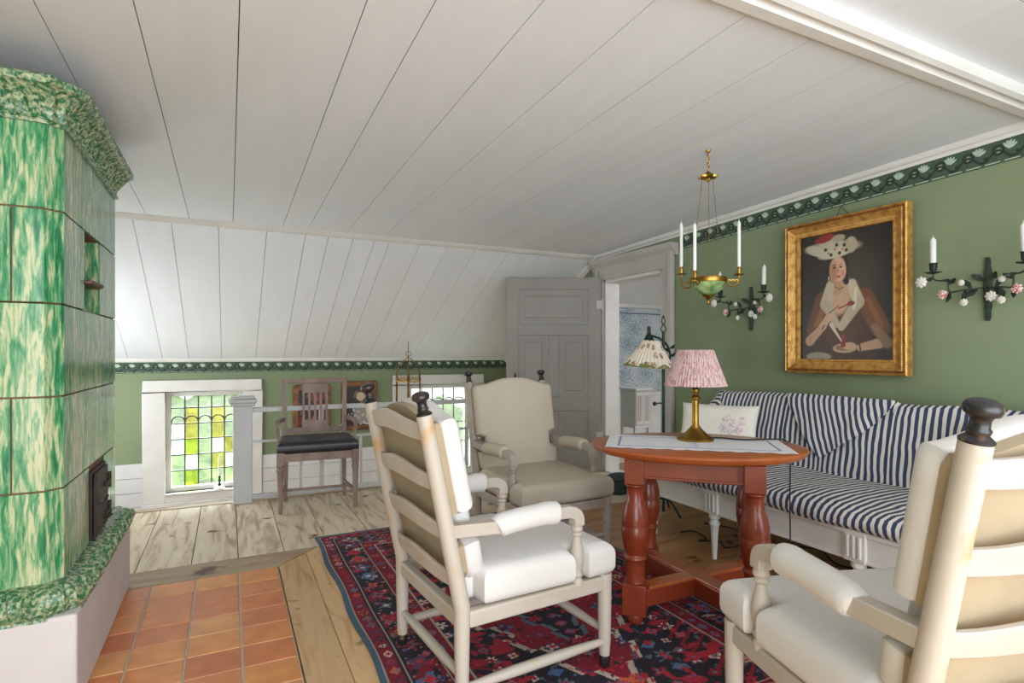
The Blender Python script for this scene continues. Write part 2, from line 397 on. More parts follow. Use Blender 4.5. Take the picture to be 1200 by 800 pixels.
def vnoise(x, y, k=0):
    xi, yi = np.floor(x), np.floor(y); fx, fy = x-xi, y-yi; fx = fx*fx*(3-2*fx); fy = fy*fy*(3-2*fy)
    a = hsh(xi, yi, k); b = hsh(xi+1, yi, k); c = hsh(xi, yi+1, k); d = hsh(xi+1, yi+1, k)
    return (a*(1-fx)+b*fx)*(1-fy)+(c*(1-fx)+d*fx)*fy

# ------------------------------------------------------------------ room dimensions
XW = 3.4           # wall on the right (sofa wall)
XL = -1.75         # wall on the left, behind the stove
YK = 7.0           # low wall with the windows
YB = 4.82          # where the flat ceiling turns into the slope
ZB = 2.19; SL = .029   # ceiling height there, and its slight fall
YE = 5.10          # edge of the floor at the stairwell
YN = -1.6          # near limit of what is built
PITCH = .495
def zc(y): return ZB+SL*(YB-y) if y <= YB else ZB-PITCH*(y-YB)

# ---- floor
def planks_y(bm, xs, y0, y1, z1=0, t=.03, gap=.0025, breaks=None):
    for a, b in zip(xs, xs[1:]):
        ys = [y0]+(breaks or [])+[y1]
        for c, d in zip(ys, ys[1:]): abox(bm, a+gap, b-gap, c+gap*.4, d-gap*.4, z1-t, z1)
bm = B(); abox(bm, XL, XW+3.1, YN, YE, -.25, -.025)
struct(obj('floor', bm, M['dark_gap'], smooth=False))
bm = B(); xs = [-1.75,-1.4,-1.05,-.72,-.46,-.19,.05,.3,.56,.84,1.12,1.42,1.7,2.0,2.3,2.62,2.95,3.2,3.4]
planks_y(bm, xs, 3.68, YE-.06)
struct(obj('floor', bm, M['plankfar'], smooth=False))
bm = B()
prism(bm, [(XL,3.445),(.25,3.445),(.49,3.68),(XL,3.68)], -.03, .001)
abox(bm, XL, XW, YE-.057, YE+.02, -.03, .004)
struct(obj('floor', bm, M['plankedge'], smooth=False))
bm = B()
prism(bm, [(.253,YN),(.41,YN),(.41,3.59),(.253,3.44)], -.03, .0)
prism(bm, [(.413,YN),(.66,YN),(.66,3.677),(.495,3.677),(.413,3.6)], -.03, .0)
planks_y(bm, [.662,.95,1.25], YN, 3.677)
planks_y(bm, [XL,-1.4,-1.1,-.8,-.5,-.15,.25], YN, .6)
struct(obj('floor', bm, M['plank'], smooth=False))
bm = B()
yy = [YN,-1.2,-.8,-.4,0,.4,.75,1.1,1.45,1.8,2.12,2.45,2.8,3.1,3.4,3.677]
for a, b in zip(yy, yy[1:]): abox(bm, 1.253, XW, a+.0025, b-.0025, -.03, 0)
yy = [YN,0,1,2,3,4,5.0]
for a, b in zip(yy, yy[1:]): abox(bm, XW, XW+3.1, a+.0025, b-.0025, -.03, 0)
struct(obj('floor', bm, M['planksofa'], smooth=False))
bm = B(); abox(bm, XL, .248, .6, 3.44, -.03, -.004)
struct(obj('floor', bm, M['grout'], smooth=False))
bm = B(); tx = [.248-.2*k for k in range(11)]; ty = [3.44-.175*k for k in range(17)]
for i in range(9):
    for j in range(16):
        e = .0045
        x0, x1 = tx[i+1]+e, tx[i]-e; y0, y1 = ty[j+1]+e, ty[j]-e
        abox(bm, x0, x1, y0, y1, -.02, 0)
struct(obj('floor', bm, M['tile'], smooth=False, bevel=.003, seg=2))

# ---- ceiling
bm = B()
bx = [XL,-1.45,-1.12,-.80,-.53,-.26,.03,.38,.57,.87,1.18,1.5,1.82,2.14,2.46,2.78,3.1,3.4]
def slab(bm, a, b, y0, z0, y1, z1, t=.02):
    vs = [bm.verts.new(p) for p in ((a,y0,z0),(b,y0,z0),(b,y1,z1),(a,y1,z1),(a,y0,z0+t),(b,y0,z0+t),(b,y1,z1+t),(a,y1,z1+t))]
    for q in ((0,1,2,3),(7,6,5,4),(0,4,5,1),(1,5,6,2),(2,6,7,3),(3,7,4,0)): bm.faces.new([vs[i] for i in q])
YM = 1.25
for a, b in zip(bx, bx[1:]): slab(bm, a+.0018, b-.0018, YM, zc(YM), YB, ZB)
struct(obj('ceiling', bm, M['ceil'], smooth=False))
bm = B()
bs = [XL,-1.45,-1.2,-.92,-.62,-.38,-.07,.27,.56,.74,.94,1.12,1.25,1.52,1.78,2.06,2.4,2.75,3.08,3.4]
for a, b in zip(bs, bs[1:]): slab(bm, a+.0018, b-.0018, YB, ZB, YK, zc(YK))
struct(obj('ceiling', bm, M['ceil'], smooth=False))
bm = B()
for y0, y1 in zip([YN,-1.2,-.85,-.5,-.15,.2,.55,.9], [-1.2,-.85,-.5,-.15,.2,.55,.9,YM]):
    slab(bm, XL, XW, y0+.002, zc(YM)+.035, y1-.002, zc(YM)+.035)
struct(obj('ceiling', bm, M['ceil'], smooth=False))
bm = B(); slab(bm, XL, XW, YN, zc(YM)+.06, YM, zc(YM)+.06, .1); slab(bm, XL, XW, YM, zc(YM)+.021, YB, ZB+.021, .1); slab(bm, XL, XW, YB, ZB+.021, YK+.1, zc(YK+.1)+.021, .1)
struct(obj('ceiling', bm, M['ceil_gap'], smooth=False))
# trims
def trimX(name, y, z, prof, x0=XL, x1=XW, m='trimw'):
    bm = B(); vs = []
    for x in (x0, x1): vs.append([bm.verts.new((x, y+a, z+b)) for a, b in prof])
    n = len(prof)
    for k in range(n): bm.faces.new((vs[0][k], vs[0][(k+1)%n], vs[1][(k+1)%n], vs[1][k]))
    bm.faces.new(vs[0]); bm.faces.new(vs[1])
    return struct(obj(name, bm, M[m], smooth=False))
zb = zc(YM)
trimX('trim_1', YM, zb, [(-.075,.035),(-.075,-.012),(-.055,-.02),(-.045,-.008),(-.03,-.008),(-.022,-.026),(.02,-.026),(.03,-.012),(.045,-.012),(.055,0),(.055,.035)])
trimX('trim_2', YB, ZB, [(-.012,.0),(-.006,-.008),(.012,-.02),(.03,-.03),(.05,-.034),(.062,-.029),(.04,.0)])
trimX('trim_3', YK, zc(YK), [(-.0,-.012),(-.035,-.012),(-.05,.004),(-.05,.03),(0,.03)])
bm = B()
prof = [(0,-.045),(-.012,-.045),(-.018,-.03),(-.034,-.024),(-.045,-.008),(-.05,.004),(0,.004)]
vs = []
for y in (YN, YM, YB): vs.append([bm.verts.new((XW+a, y, zc(max(y, YM))+b)) for a, b in prof])
n = len(prof)
for q in (0, 1):
    for k in range(n): bm.faces.new((vs[q][k], vs[q][(k+1)%n], vs[q+1][(k+1)%n], vs[q+1][k]))
bm.faces.new(vs[0]); bm.faces.new(vs[2])
struct(obj('trim_4', bm, M['trimw'], smooth=False))

bm = B(); vs = []
for y in (YB-.02, YK):
    vs.append([bm.verts.new((XW+a, y, zc(y)+b)) for a, b in prof])
for k in range(n): bm.faces.new((vs[0][k], vs[0][(k+1)%n], vs[1][(k+1)%n], vs[1][k]))
bm.faces.new(vs[0]); bm.faces.new(vs[1])
struct(obj('trim_11', bm, M['trimw'], smooth=False))
# ---- walls
DY0, DY1, DZ = 3.85, 4.72, 1.93      # doorway in the right wall
bm = B(); T = .16
def wx(y0, y1, z0, z1): abox(bm, XW, XW+T, y0, y1, z0, z1)
wx(YN, DY0, 0, 2.35); wx(DY0, DY1, DZ, 2.24); 
prism(bm, [(DY1,-.0),(YK,-.0),(YK,zc(YK)+.05),(YB,ZB+.05),(DY1,ZB+.05)], XW, XW+T, f=lambda u,v,w:(w,u,v))
struct(obj('wall_right', bm, M['green'], smooth=False))
bm = B(); abox(bm, XW, XW+T, YE, YK, -1.3, 0)
struct(obj('wall_stairwell', bm, M['wains'], smooth=False))
# knee wall with two window openings
W1 = (-.60, .135, -.29, .78); W2 = (2.03, 2.86, -.29, .79)
def kneewall(z0, z1, m, name):
    bm = B(); xs = [XL, W1[0], W1[1], W2[0], W2[1], XW]
    for i in range(5):
        if i in (1, 3):
            w = W1 if i == 1 else W2
            if z0 < w[2]: abox(bm, xs[i], xs[i+1], YK, YK+.18, z0, min(z1, w[2]))
            if z1 > w[3]: abox(bm, xs[i], xs[i+1], YK, YK+.18, max(z0, w[3]), z1)
        else: abox(bm, xs[i], xs[i+1], YK, YK+.18, z0, z1)
    return struct(obj(name, bm, m, smooth=False))
kneewall(.045, 1.13, M['green'], 'wall_back')
kneewall(-1.3, .045, M['wains'], 'wall_back')
bm = B()
for k in range(8):
    z1 = .045-.15*k
    if z1-.15 > -.42:
        segs = [(XL,-.80),(.34,1.84),(3.07,XW)]
    else: segs = [(XL,XW)]
    for a, b in segs: abox(bm, a, b, YK-.015, YK, z1-.147, z1-.002)
struct(obj('baseboard_back', bm, M['wains'], smooth=False, bevel=.002))
bm = B(); abox(bm, XL-.1, XL, YN, YK+.1, -1.3, 2.45)
struct(obj('wall_left', bm, M['green'], smooth=False))
bm = B(); abox(bm, XL, XW, YE+.0, YE+.03, -1.3, -.03)
struct(obj('wall_stairwell', bm, M['wains'], smooth=False))
bm = B(); abox(bm, XL, XW, YE, YK+.1, -1.35, -1.3)
struct(obj('floor', bm, M['planksofa'], smooth=False))

# ---- painted frieze
FB = lin((66,88,70)); FD = lin((34,46,38)); FW = lin((176,194,176)); FBR=lin((176,180,160))
def frieze_col(u, v):
    """u metres along, v 0 bottom..1 top"""
    P = .128; x = (u/P) % 1.0; col = np.tile(FB, (len(u), 1)); h = v*.11/P   # height in periods
    wob = (vnoise(u*60, v*8)-.5)*.25
    col *= (1+wob)[:, None]
    def put(mask, c): col[mask] = c*(1+wob[mask])[:, None] if len(c.shape) == 1 else c
    yy = h
    for dx in (-1, 0, 1):
        X = x-dx
        # s-shaped stem with volute
        w = .34+.17*np.sin(2*PI*(X-.05)); 
        put((np.abs(yy-w) < .05), FD)
        r = np.hypot(X-.32, yy-.5); a = np.arctan2(yy-.5, X-.32)
        put((np.abs(r-.17-.02*a/PI) < .04), FD)
        put((r < .085), FBR); put((r < .035), FD)
        # palmette
        for k in range(-2, 3):
            an = PI/2-.2+k*.42; cx, cy = .66+.15*math.cos(an), .47+.18*math.sin(an)
            dxp, dyp = X-cx, yy-cy; lo = dxp*math.cos(an)+dyp*math.sin(an); ac = -dxp*math.sin(an)+dyp*math.cos(an)
            put(((lo/.15)**2+(ac/.05)**2 < 1), FW)
        # fern leaves below
        for k in range(3):
            an = -.4-.5*k; cx, cy = .88+.1*math.cos(an), .36+.12*math.sin(an)
            dxp, dyp = X-cx, yy-cy; lo = dxp*math.cos(an)+dyp*math.sin(an); ac = -dxp*math.sin(an)+dyp*math.cos(an)
            put(((lo/.12)**2+(ac/.03)**2 < 1), FD)
    put((yy > .05) & (yy < .09) & (((u/P*1.6) % 1) < .8), FW)
    return col
def frieze(name, L, pos, nv=44):
    return struct(colgrid(name, int(L/.0027), nv, pos, lambda U, V: frieze_col(U*L, V), M['frieze'], smooth=False, thick=.002))
y0f, y1f = DY0-.2, YN
def pf(U, V):
    y = y0f+(y1f-y0f)*U; z = ZB+SL*(YB-np.maximum(y, YM))-.045-.112*(1-V)
    return np.stack([np.full_like(U, XW-.003), y, z], 1)
frieze('trim_5', y0f-y1f, pf)
frieze('trim_6', XW-XL, lambda U, V: np.stack([XL+(XW-XL)*U, np.full_like(U, YK-.003), .985+.108*V], 1), 36)

# ---- windows in the low wall
def window(name, w, stained):
    x0, x1, z0, z1 = w
    root = bpy.data.objects.new(name, None); C.objects.link(root); root.location = ((x0+x1)/2, YK, z0); root['kind'] = 'structure'
    ox, oz = (x0+x1)/2, z0
    a, b, h = x0-ox, x1-ox, z1-z0
    bm = B(); cw = .2
    abox(bm, a-cw, b+cw, -.03, 0, h, h+.125); abox(bm, a-cw, a, -.03, 0, -.1, h); abox(bm, b, b+cw, -.03, 0, -.1, h)
    obj('casing', bm, M['trimw'], root, bevel=.006)
    bm = B(); abox(bm, a-cw-.01, b+cw+.01, -.05, .0, -.145, -.1); abox(bm, a, b, -.03, 0, -.1, 0)
    abox(bm, a-.0, b+.0, -.045, .18, -.02, -.0)
    obj('window_sill', bm, M['trimw'], root, bevel=.006)
    bm = B(); f = .05
    abox(bm, a, a+f, .05, .1, 0, h); abox(bm, b-f, b, .05, .1, 0, h); abox(bm, a+f, b-f, .05, .1, h-f, h); abox(bm, a+f, b-f, .05, .1, 0, f)
    obj('window_frame', bm, M['trimw'], root, bevel=.004)
    ga, gb, g0, g1 = a+f, b-f, f, h-f
    NC = 5; NR = 6; cwid = (gb-ga)/NC; 
    rows = [g0+(g1-g0)*k/5.75 for k in range(6)]+[g1]
    if not stained: rows = [g0, g0+(g1-g0)*.28, g0+(g1-g0)*.54, g0+(g1-g0)*.80, g1]
    bm = B(); cols = {(1,0):2,(1,2):2,(3,1):1,(3,2):3,(4,1):3,(3,3):1,(1,3):1,(1,4):1,(3,4):1,(4,2):1,(0,3):3,(0,2):3,(1,1):3,(3,0):0}
    for i in range(NC):
        for j in range(len(rows)-1):
            mi = cols.get((i, j), 0) if stained else 0
            vs = [bm.verts.new(p) for p in ((ga+i*cwid,.075,rows[j]),(ga+(i+1)*cwid,.075,rows[j]),(ga+(i+1)*cwid,.075,rows[j+1]),(ga+i*cwid,.075,rows[j+1]))]
            q = bm.faces.new(vs); q.material_index = mi
    me = bpy.data.meshes.new('glass_panes'); bm.to_mesh(me); bm.free()
    link('glass_panes', me, [M['glass'], M['glass_y'], M['glass_ly'], M['glass_g']], root)
    bm = B(); t = .0075
    for i in range(1, NC): tube(bm, [(ga+i*cwid,.072,g0),(ga+i*cwid,.072,g1)], t, 6)
    for r in rows[1:-1]: tube(bm, [(ga,.072,r),(gb,.072,r)], t, 6)
    for i in range(NC):      # arched cames
        c0 = ga+i*cwid; base = rows[4] if stained else rows[3]
        hh = cwid*.62 if stained else cwid*.45
        pts = [(c0+cwid*.5*(1-math.cos(s_*PI)), .07, base+hh*math.sin(s_*PI)**.8) for s_ in [k/14 for k in range(15)]]
        tube(bm, pts, t, 6)
    obj('leaded_cames', bm, M['lead'], root)
    return root
window('window_1', W1, True); window('window_2', W2, False)

# ---- doorway: casing (structure), leaf
bm = B(); X0 = XW-.025
def casing_strip(bm, y0, y1, z0, z1, d=.025): abox(bm, XW-d, XW, y0, y1, z0, z1)
casing_strip(bm, DY0-.13, DY0, 0, DZ); casing_strip(bm, DY0-.145, DY0-.09, 0, DZ+.16, .04)
casing_strip(bm, DY1, DY1+.13, 0, DZ); casing_strip(bm, DY1+.09, DY1+.145, 0, DZ+.12, .04)
casing_strip(bm, DY0-.13, DY1+.13, DZ, DZ+.13)
obj_ = obj('trim_7', bm, M['casing'], smooth=False, bevel=.006); struct(obj_)
trimprof = [(0,DZ+.10),(-.03,DZ+.10),(-.035,DZ+.125),(-.06,DZ+.15),(-.075,DZ+.165),(-.09,DZ+.2),(0,DZ+.2)]
bm = B(); vs = []
for y in (DY0-.19, DY1+.17): vs.append([bm.verts.new((XW+a, y, b)) for a, b in trimprof])
for k in range(7): bm.faces.new((vs[0][k], vs[0][(k+1)%7], vs[1][(k+1)%7], vs[1][k]))
bm.faces.new(vs[0]); bm.faces.new(vs[1]); struct(obj('trim_8', bm, M['casing'], smooth=False))
bm = B(); abox(bm, XW-.005, XW+T+.005, DY0-.001, DY0+.03, 0, DZ); abox(bm, XW-.005, XW+T+.005, DY1-.03, DY1+.001, 0, DZ); abox(bm, XW-.005, XW+T+.005, DY0, DY1, DZ-.03, DZ+.001)
abox(bm, XW, XW+T, DY0, DY1, -.02, .012)
struct(obj('trim_9', bm, M['trimw'], smooth=False, bevel=.004))
LD = Vector((-.905, .425, 0)).normalized(); ang = math.atan2(LD.y, LD.x)
door = bpy.data.objects.new('door_1', None); C.objects.link(door); door.location = (XW-.045, DY1+.0, .012); door.rotation_euler = (0,0,ang); door['kind'] = 'structure'
DW, DH, DT = .95, 1.94, .038
bm = B()
abox(bm, 0, DW, -.010, .010, 0, DH)
for a, b in ((0,.115),(DW-.115,DW)): abox(bm, a, b, -DT/2, DT/2, 0, DH)
for z0, z1 in ((0,.2),(.60,.74),(1.36,1.47),(DH-.12,DH)): abox(bm, .115, DW-.115, -DT/2, DT/2, z0, z1)
for z0, z1 in ((.2,.6),(.74,1.36)): abox(bm, DW/2-.05, DW/2+.05, -DT/2, DT/2, z0, z1)
obj('door_leaf', bm, M['greydoor'], door, smooth=False, bevel=.007, seg=3)
bm = B()
for x0, x1, z0, z1 in ((.145,DW/2-.08,.23,.57),(DW/2+.08,DW-.145,.23,.57),(.145,DW/2-.08,.77,1.33),(DW/2+.08,DW-.145,.77,1.33),(.145,DW-.145,1.5,DH-.15)):
    abox(bm, x0+.03, x1-.03, -.016, .016, z0+.03, z1-.03)
obj('door_panel', bm, M['greydoor'], door, smooth=False, bevel=.012, seg=2)
bm = B()
for sgn in (1,-1):
    prism(bm, [(DW-.10,.80),(DW-.085,.83),(DW-.075,.80),(DW-.07,.74),(DW-.105,.74)], sgn*.02, sgn*.026, f=lambda u,v,w:(u,w,v))
    tube(bm, [(DW-.0875,sgn*.02,.87),(DW-.0875,sgn*.05,.87)], .008, 8); lathe(bm, [(.0,-.02),(.016,-.015),(.02,0),(.016,.015),(.0,.02)], (DW-.0875,sgn*.06,.87), 12)
    tube(bm, [(DW-.0875,sgn*.022,.93),(DW-.0875,sgn*.022,.99)], [.014,.005], 8)
obj('door_handle', bm, M['iron'], door)
bm = B()
for z in (.3, 1.62): tube(bm, [(-.008,.012,z),(-.008,.012,z+.1)], .009, 8); abox(bm, -.006, .045, .012, .024, z+.01, z+.09)
obj('door_hinge', bm, M['casing'], door)

# ---- next room behind the doorway
YR = 6.3
bm = B(); abox(bm, XW+T, XW+3.1, YR, YR+.1, .62, 1.83)
struct(obj('wall_adjoining', bm, M['wallpaper'], smooth=False))
bm = B(); abox(bm, XW+T, XW+3.1, YR-.01, YR+.1, 0, .62); abox(bm, XW+T, XW+3.1, YR-.03, YR, .6, .64); abox(bm, XW+T, XW+3.1, YR-.03, YR, 1.82, 1.87); abox(bm, XW+T, XW+3.1, YR-.025, YR, 0, .14)
for k in range(8): abox(bm, XW+T+.25+.38*k, XW+T+.27+.38*k, YR-.018, YR, .1, .6)
struct(obj('baseboard_adjoining', bm, M['wains'], smooth=False, bevel=.003))
bm = B(); abox(bm, XW+T, XW+3.1, YR-.004, YR-.001, 1.735, 1.75)
struct(obj('trim_10', bm, mat('blue_line', S(84,108,134), None, 5, .8), smooth=False))
bm = B()
for k in range(12): slab(bm, XW+T-.05+.27*k+.002, XW+T-.05+.27*(k+1)-.002, 5.0, 2.55, YR, 1.86)
for k in range(12): slab(bm, XW+T-.05+.27*k+.002, XW+T-.05+.27*(k+1)-.002, YN, 2.55, 5.0, 2.55)
struct(obj('ceiling', bm, M['ceil'], smooth=False))
bm = B(); abox(bm, XW+3.1, XW+3.2, YN, YR+.1, 0, 2.6)
struct(obj('wall_adjoining', bm, M['wallpaper'], smooth=False))
bm = B(); abox(bm, XW, XW+3.1, 5.0, YR, -.03, 0)
struct(obj('floor', bm, M['plankfar'], smooth=False))
# white cabinet in next room
CABSC = (.62,1,.93)
t = thing('side_cabinet', 'small white panelled wooden cabinet seen through the doorway under the blue wallpaper', 'cabinet', (4.47, 5.5, 0), 0); t.scale = CABSC
bm = B(); abox(bm, -.24, .13, -.12, .16, .34, .8);
obj('body', bm, M['wains'], t, smooth=False, bevel=.006)
bm = B(); abox(bm, -.26, .15, -.15, .18, .8, .83); obj('cabinet_top', bm, M['wains'], t, smooth=False, bevel=.008); bm = B(); abox(bm, -.25, .14, -.13, .17, .32, .34); obj('plinth', bm, M['wains'], t, smooth=False, bevel=.008)
for a, b in ((-.225,-.06),(-.05,.115)):
    bm = B(); abox(bm, a, b, -.135, -.12, .37, .78); 
    d = obj('door', bm, M['wains'], t, smooth=False, bevel=.004)
    bm = B(); abox(bm, a+.03, b-.03, -.14, -.135, .41, .74); obj('panel', bm, M['casing'], d, smooth=False, bevel=.003)
for x in (-.22, .11):
    for y in (-.10, .14):
        bm = B(); abox(bm, x-.018, x+.018, y-.018, y+.018, .0, .32); obj('leg', bm, M['wains'], t, smooth=False)

# ------------------------------------------------------------------ railing at the stairwell
YRL = 5.04
t = thing('newel_post', 'thick square grey newel post with a moulded cap at the end of the stair railing', 'post', (.10, YRL, 0))
bm = B(); abox(bm, -.07, .07, -.07, .07, 0, .775); obj('post', bm, M['greypaint'], t, smooth=False, bevel=.008)
bm = B(); abox(bm, -.09, .09, -.09, .09, .775, .80); abox(bm, -.102, .102, -.102, .102, .80, .83); abox(bm, -.088, .088, -.088, .088, .83, .85)
obj('cap', bm, M['greypaint'], t, smooth=False, bevel=.012, seg=3)
t = thing('stair_railing', 'pale grey railing of thin rails and square balusters along the stairwell', 'railing', (.175, YRL, 0))
L = 2.1
def part(name, m, *boxes, bevel=.003, parent=None):
    bm = B()
    for b_ in boxes: abox(bm, *b_)
    return obj(name, bm, M[m], parent, smooth=False, bevel=bevel)
part('top_rail', 'greypaint', (0,L,-.035,.035,.72,.755), parent=t)
part('middle_rail', 'greypaint', (0,L,-.011,.011,.47,.49), parent=t)
part('bottom_rail', 'greypaint', (0,L,-.02,.02,.02,.055), parent=t)
x = .20; k = 0
while x < L-.05:
    tall = k % 3 == 2
    z1 = .72 if tall else (.58 if k % 3 == 0 else .47)
    w = .018 if tall else .011
    part('baluster', 'greypaint', (x-w,x+w,-w,w,.055,z1), parent=t); x += .165; k += 1

# ------------------------------------------------------------------ tiled stove
t = thing('tiled_stove', 'tall antique tiled stove with green and cream marbled glaze on a white plaster base', 'stove', (-1.0, 2.9, 0))
OX, OY = -1.0, 2.9
def sp(x, y): return (x-OX, y-OY)
XS, YS = -.51, 2.405; XBk = -1.70; YSb = 3.44
path = [sp(XBk, YS), sp(XS-.045, YS), sp(XS, YS+.045), sp(XS, YSb), sp(XS-.045,YSb+.04), sp(XBk, YSb+.04)]
def perim(path):
    P = [Vector(p) for p in path]; d = [0]
    for a, b in zip(P, P[1:]): d.append(d[-1]+(b-a).length)
    return P, d
P, D = perim(path)
def at(s_):
    for i in range(len(P)-1):
        if s_ <= D[i+1]+1e-9 or i == len(P)-2:
            return P[i]+(P[i+1]-P[i])*((s_-D[i])/(D[i+1]-D[i]))
def tile_strip(bm, s0, s1, z0, z1, off0=-.012, off1=0.0):
    pts = [at(s0)]+[P[i] for i in range(len(P)) if s0 < D[i] < s1]+[at(s1)]
    n = len(pts); ring = []
    for i in range(n):
        # normal outward (to the right of travel)
        e1 = (pts[i]-pts[i-1]).normalized() if i else (pts[1]-pts[0]).normalized(); e2 = (pts[i+1]-pts[i]).normalized() if i < n-1 else e1
        a = Vector((e1.y,-e1.x)); b = Vector((e2.y,-e2.x)); m_ = (a+b)/(1+a.dot(b)); ring.append(m_)
    e = .0015
    A = [[bm.verts.new((pts[i].x+ring[i].x*o, pts[i].y+ring[i].y*o, z)) for o, z in ((off0,z0),(off1-e,z0),(off1,z0+e),(off1,z1-e),(off1-e,z1),(off0,z1))] for i in range(n)]
    for a, b in zip(A, A[1:]):
        for k in range(6): bm.faces.new((a[k], a[(k+1)%6], b[(k+1)%6], b[k]))
    bm.faces.new(A[0]); bm.faces.new(list(reversed(A[-1])))
rowz = [.42, .733, 1.05, 1.367, 1.684, 1.978]
sF = (XS-.045)-XBk      # s at front corner
sS = D[2]; sE = D[3]
def sy(y): return sS+(y-(YS+.045))
NY0, NY1 = 2.76, 3.06
breaks = {0: [0,.30,.62,.93, sy(2.61), sy(2.84), sy(3.15), sy(3.44)-.0, D[-1]],
          1: [0,.15,.46,.78,sF-.085, sy(2.55), sy(2.73), sy(2.95), sy(3.2), sE, D[-1]],
          2: [0,.30,.62,.93, sy(2.52), sy(2.8), sy(3.06), sy(3.3), sE, D[-1]],
          3: [0,.15,.46,.78,sF-.085, sy(NY0), sy(NY1), sE, D[-1]],
          4: [0,.30,.62,.93, sy(2.9), sE, D[-1]]}
bm = B()
for r in range(5):
    bk = breaks[r]
    for a, b in zip(bk, bk[1:]):
        if r == 3 and abs(a-sy(NY0)) < 1e-6: continue
        if r == 0 and abs(a-sy(2.84)) < 1e-6: 
            continue
        tile_strip(bm, a+.003, b-.003, rowz[r]+.003, rowz[r+1]-.003)
obj('tiles', bm, M['glaze'], t, smooth=False)
bm = B()   # core with recess for niche
core = [sp(XBk, YS+.01), sp(XS-.05, YS+.01), sp(XS-.008, YS+.05)]
core2 = [sp(XS-.008,YSb-.0), sp(XS-.05,YSb+.03), sp(XBk,YSb+.03)]
n0 = sp(XS-.008, NY0+.004); n1 = sp(XS-.16, NY0+.004); n2 = sp(XS-.16, NY1-.004); n3 = sp(XS-.008, NY1-.004)
prism(bm, core+core2, .3, rowz[3]+.001); prism(bm, core+core2, rowz[4]+.002, 2.08)
prism(bm, core+[n0,n1,n2,n3]+core2, rowz[3]-.002, rowz[4]+.002)
obj('masonry_core', bm, M['joint'], t, smooth=False)
bm = B()   # niche lining tiles
a0 = sp(XS-.158, NY0+.006); b0 = sp(XS-.004, NY1-.006)
abox(bm, a0[0], a0[0]+.008, a0[1], b0[1], rowz[3]+.004, rowz[4]-.004)
abox(bm, a0[0]+.008, b0[0], b0[1]-.008, b0[1], rowz[3]+.004, rowz[4]-.004); abox(bm, a0[0]+.008, b0[0], a0[1], a0[1]+.008, rowz[3]+.004, rowz[4]-.004)
obj('niche_lining', bm, M['glaze'], t, smooth=False)
bm = B(); zs = rowz[3]+.11
prism(bm, [sp(XS-.15,NY0+.015),sp(XS+.02,NY0+.05),sp(XS+.028,NY1-.08),sp(XS+.005,NY1-.015),sp(XS-.15,NY1-.015)], zs, zs+.014)
obj('niche_shelf', bm, mat('brown_shelf', S(96,56,42), None, 10, .5), t, smooth=False, bevel=.003)
# plaster base
bp = [sp(XBk, 2.352), sp(-.455, 2.352), sp(-.455, 3.50), sp(XBk, 3.50)]
bm = B(); prism(bm, bp, 0, .325); obj('plaster_base', bm, M['plaster'], t, smooth=False, bevel=.012, seg=3)
# leaf mouldings
def relief(prof, pth, amp, wl):
    Pp = []
    for a, b in zip(pth, pth[1:]):
        a, b = Vector(a), Vector(b); n = max(1, int((b-a).length/.006))
        Pp += [a+(b-a)*k/n for k in range(n)]
    Pp.append(Vector(pth[-1]))
    return Pp
def leaf_moulding(name, pth, prof, zc_, amp=.008, wl=.035):
    bm = B(); Pp = relief(prof, pth, amp, wl); n = len(Pp); rings = []; s_ = 0
    # mitred normals only at true corners, simple normals elsewhere
    for i in range(n):
        e1 = (Pp[i]-Pp[i-1]).normalized() if i else (Pp[1]-Pp[0]).normalized(); e2 = (Pp[i+1]-Pp[i]).normalized() if i < n-1 else e1
        a = Vector((e1.y,-e1.x)); b = Vector((e2.y,-e2.x)); m_ = (a+b)/(1+a.dot(b))
        if i: s_ += (Pp[i]-Pp[i-1]).length
        ring = []
        for k, (o, z) in enumerate(prof):
            fr = k/(len(prof)-1); env = math.sin(PI*min(1, max(0, fr)))
            d = amp*env*(math.sin(2*PI*(s_/wl)+fr*4.0)+.5*math.sin(2*PI*s_/wl*2.3+fr*9))
            ring.append(bm.verts.new((Pp[i].x+m_.x*(o+d), Pp[i].y+m_.y*(o+d), z+d*.3)))
        rings.append(ring)
    for a, b in zip(rings, rings[1:]):
        for k in range(len(prof)-1): bm.faces.new((a[k], a[k+1], b[k+1], b[k]))
    for r in (rings[0], rings[-1]): bm.faces.new(r)
    return obj(name, bm, M['glazerelief'], t, smooth=True)
NP = 12
baseprof = [(-.02,.315),(.055,.315)]+[(.02+.052*math.cos(-.9+2.4*k/NP), .365+.052*math.sin(-.9+2.4*k/NP)) for k in range(NP+1)]+[(.0,.425),(-.02,.425)]
leaf_moulding('base_moulding', path, baseprof, .36, .008, .04)
cornprof = [(-.02,1.968),(.010,1.968),(.014,1.978),(.005,1.986)]+[(.005+.055*(k/NP)**1.8, 1.986+.09*(k/NP)**.8) for k in range(NP+1)]+[(.072,2.08),(.075,2.103),(.065,2.112),(-.02,2.112)]
leaf_moulding('cornice', path, cornprof, 2.05, .0075, .04)
bm = B(); prism(bm, [sp(XBk,YS+.02),sp(XS-.03,YS+.02),sp(XS-.01,YSb),sp(XBk,YSb)], 2.07, 2.10); obj('stove_top', bm, M['joint'], t, smooth=False)
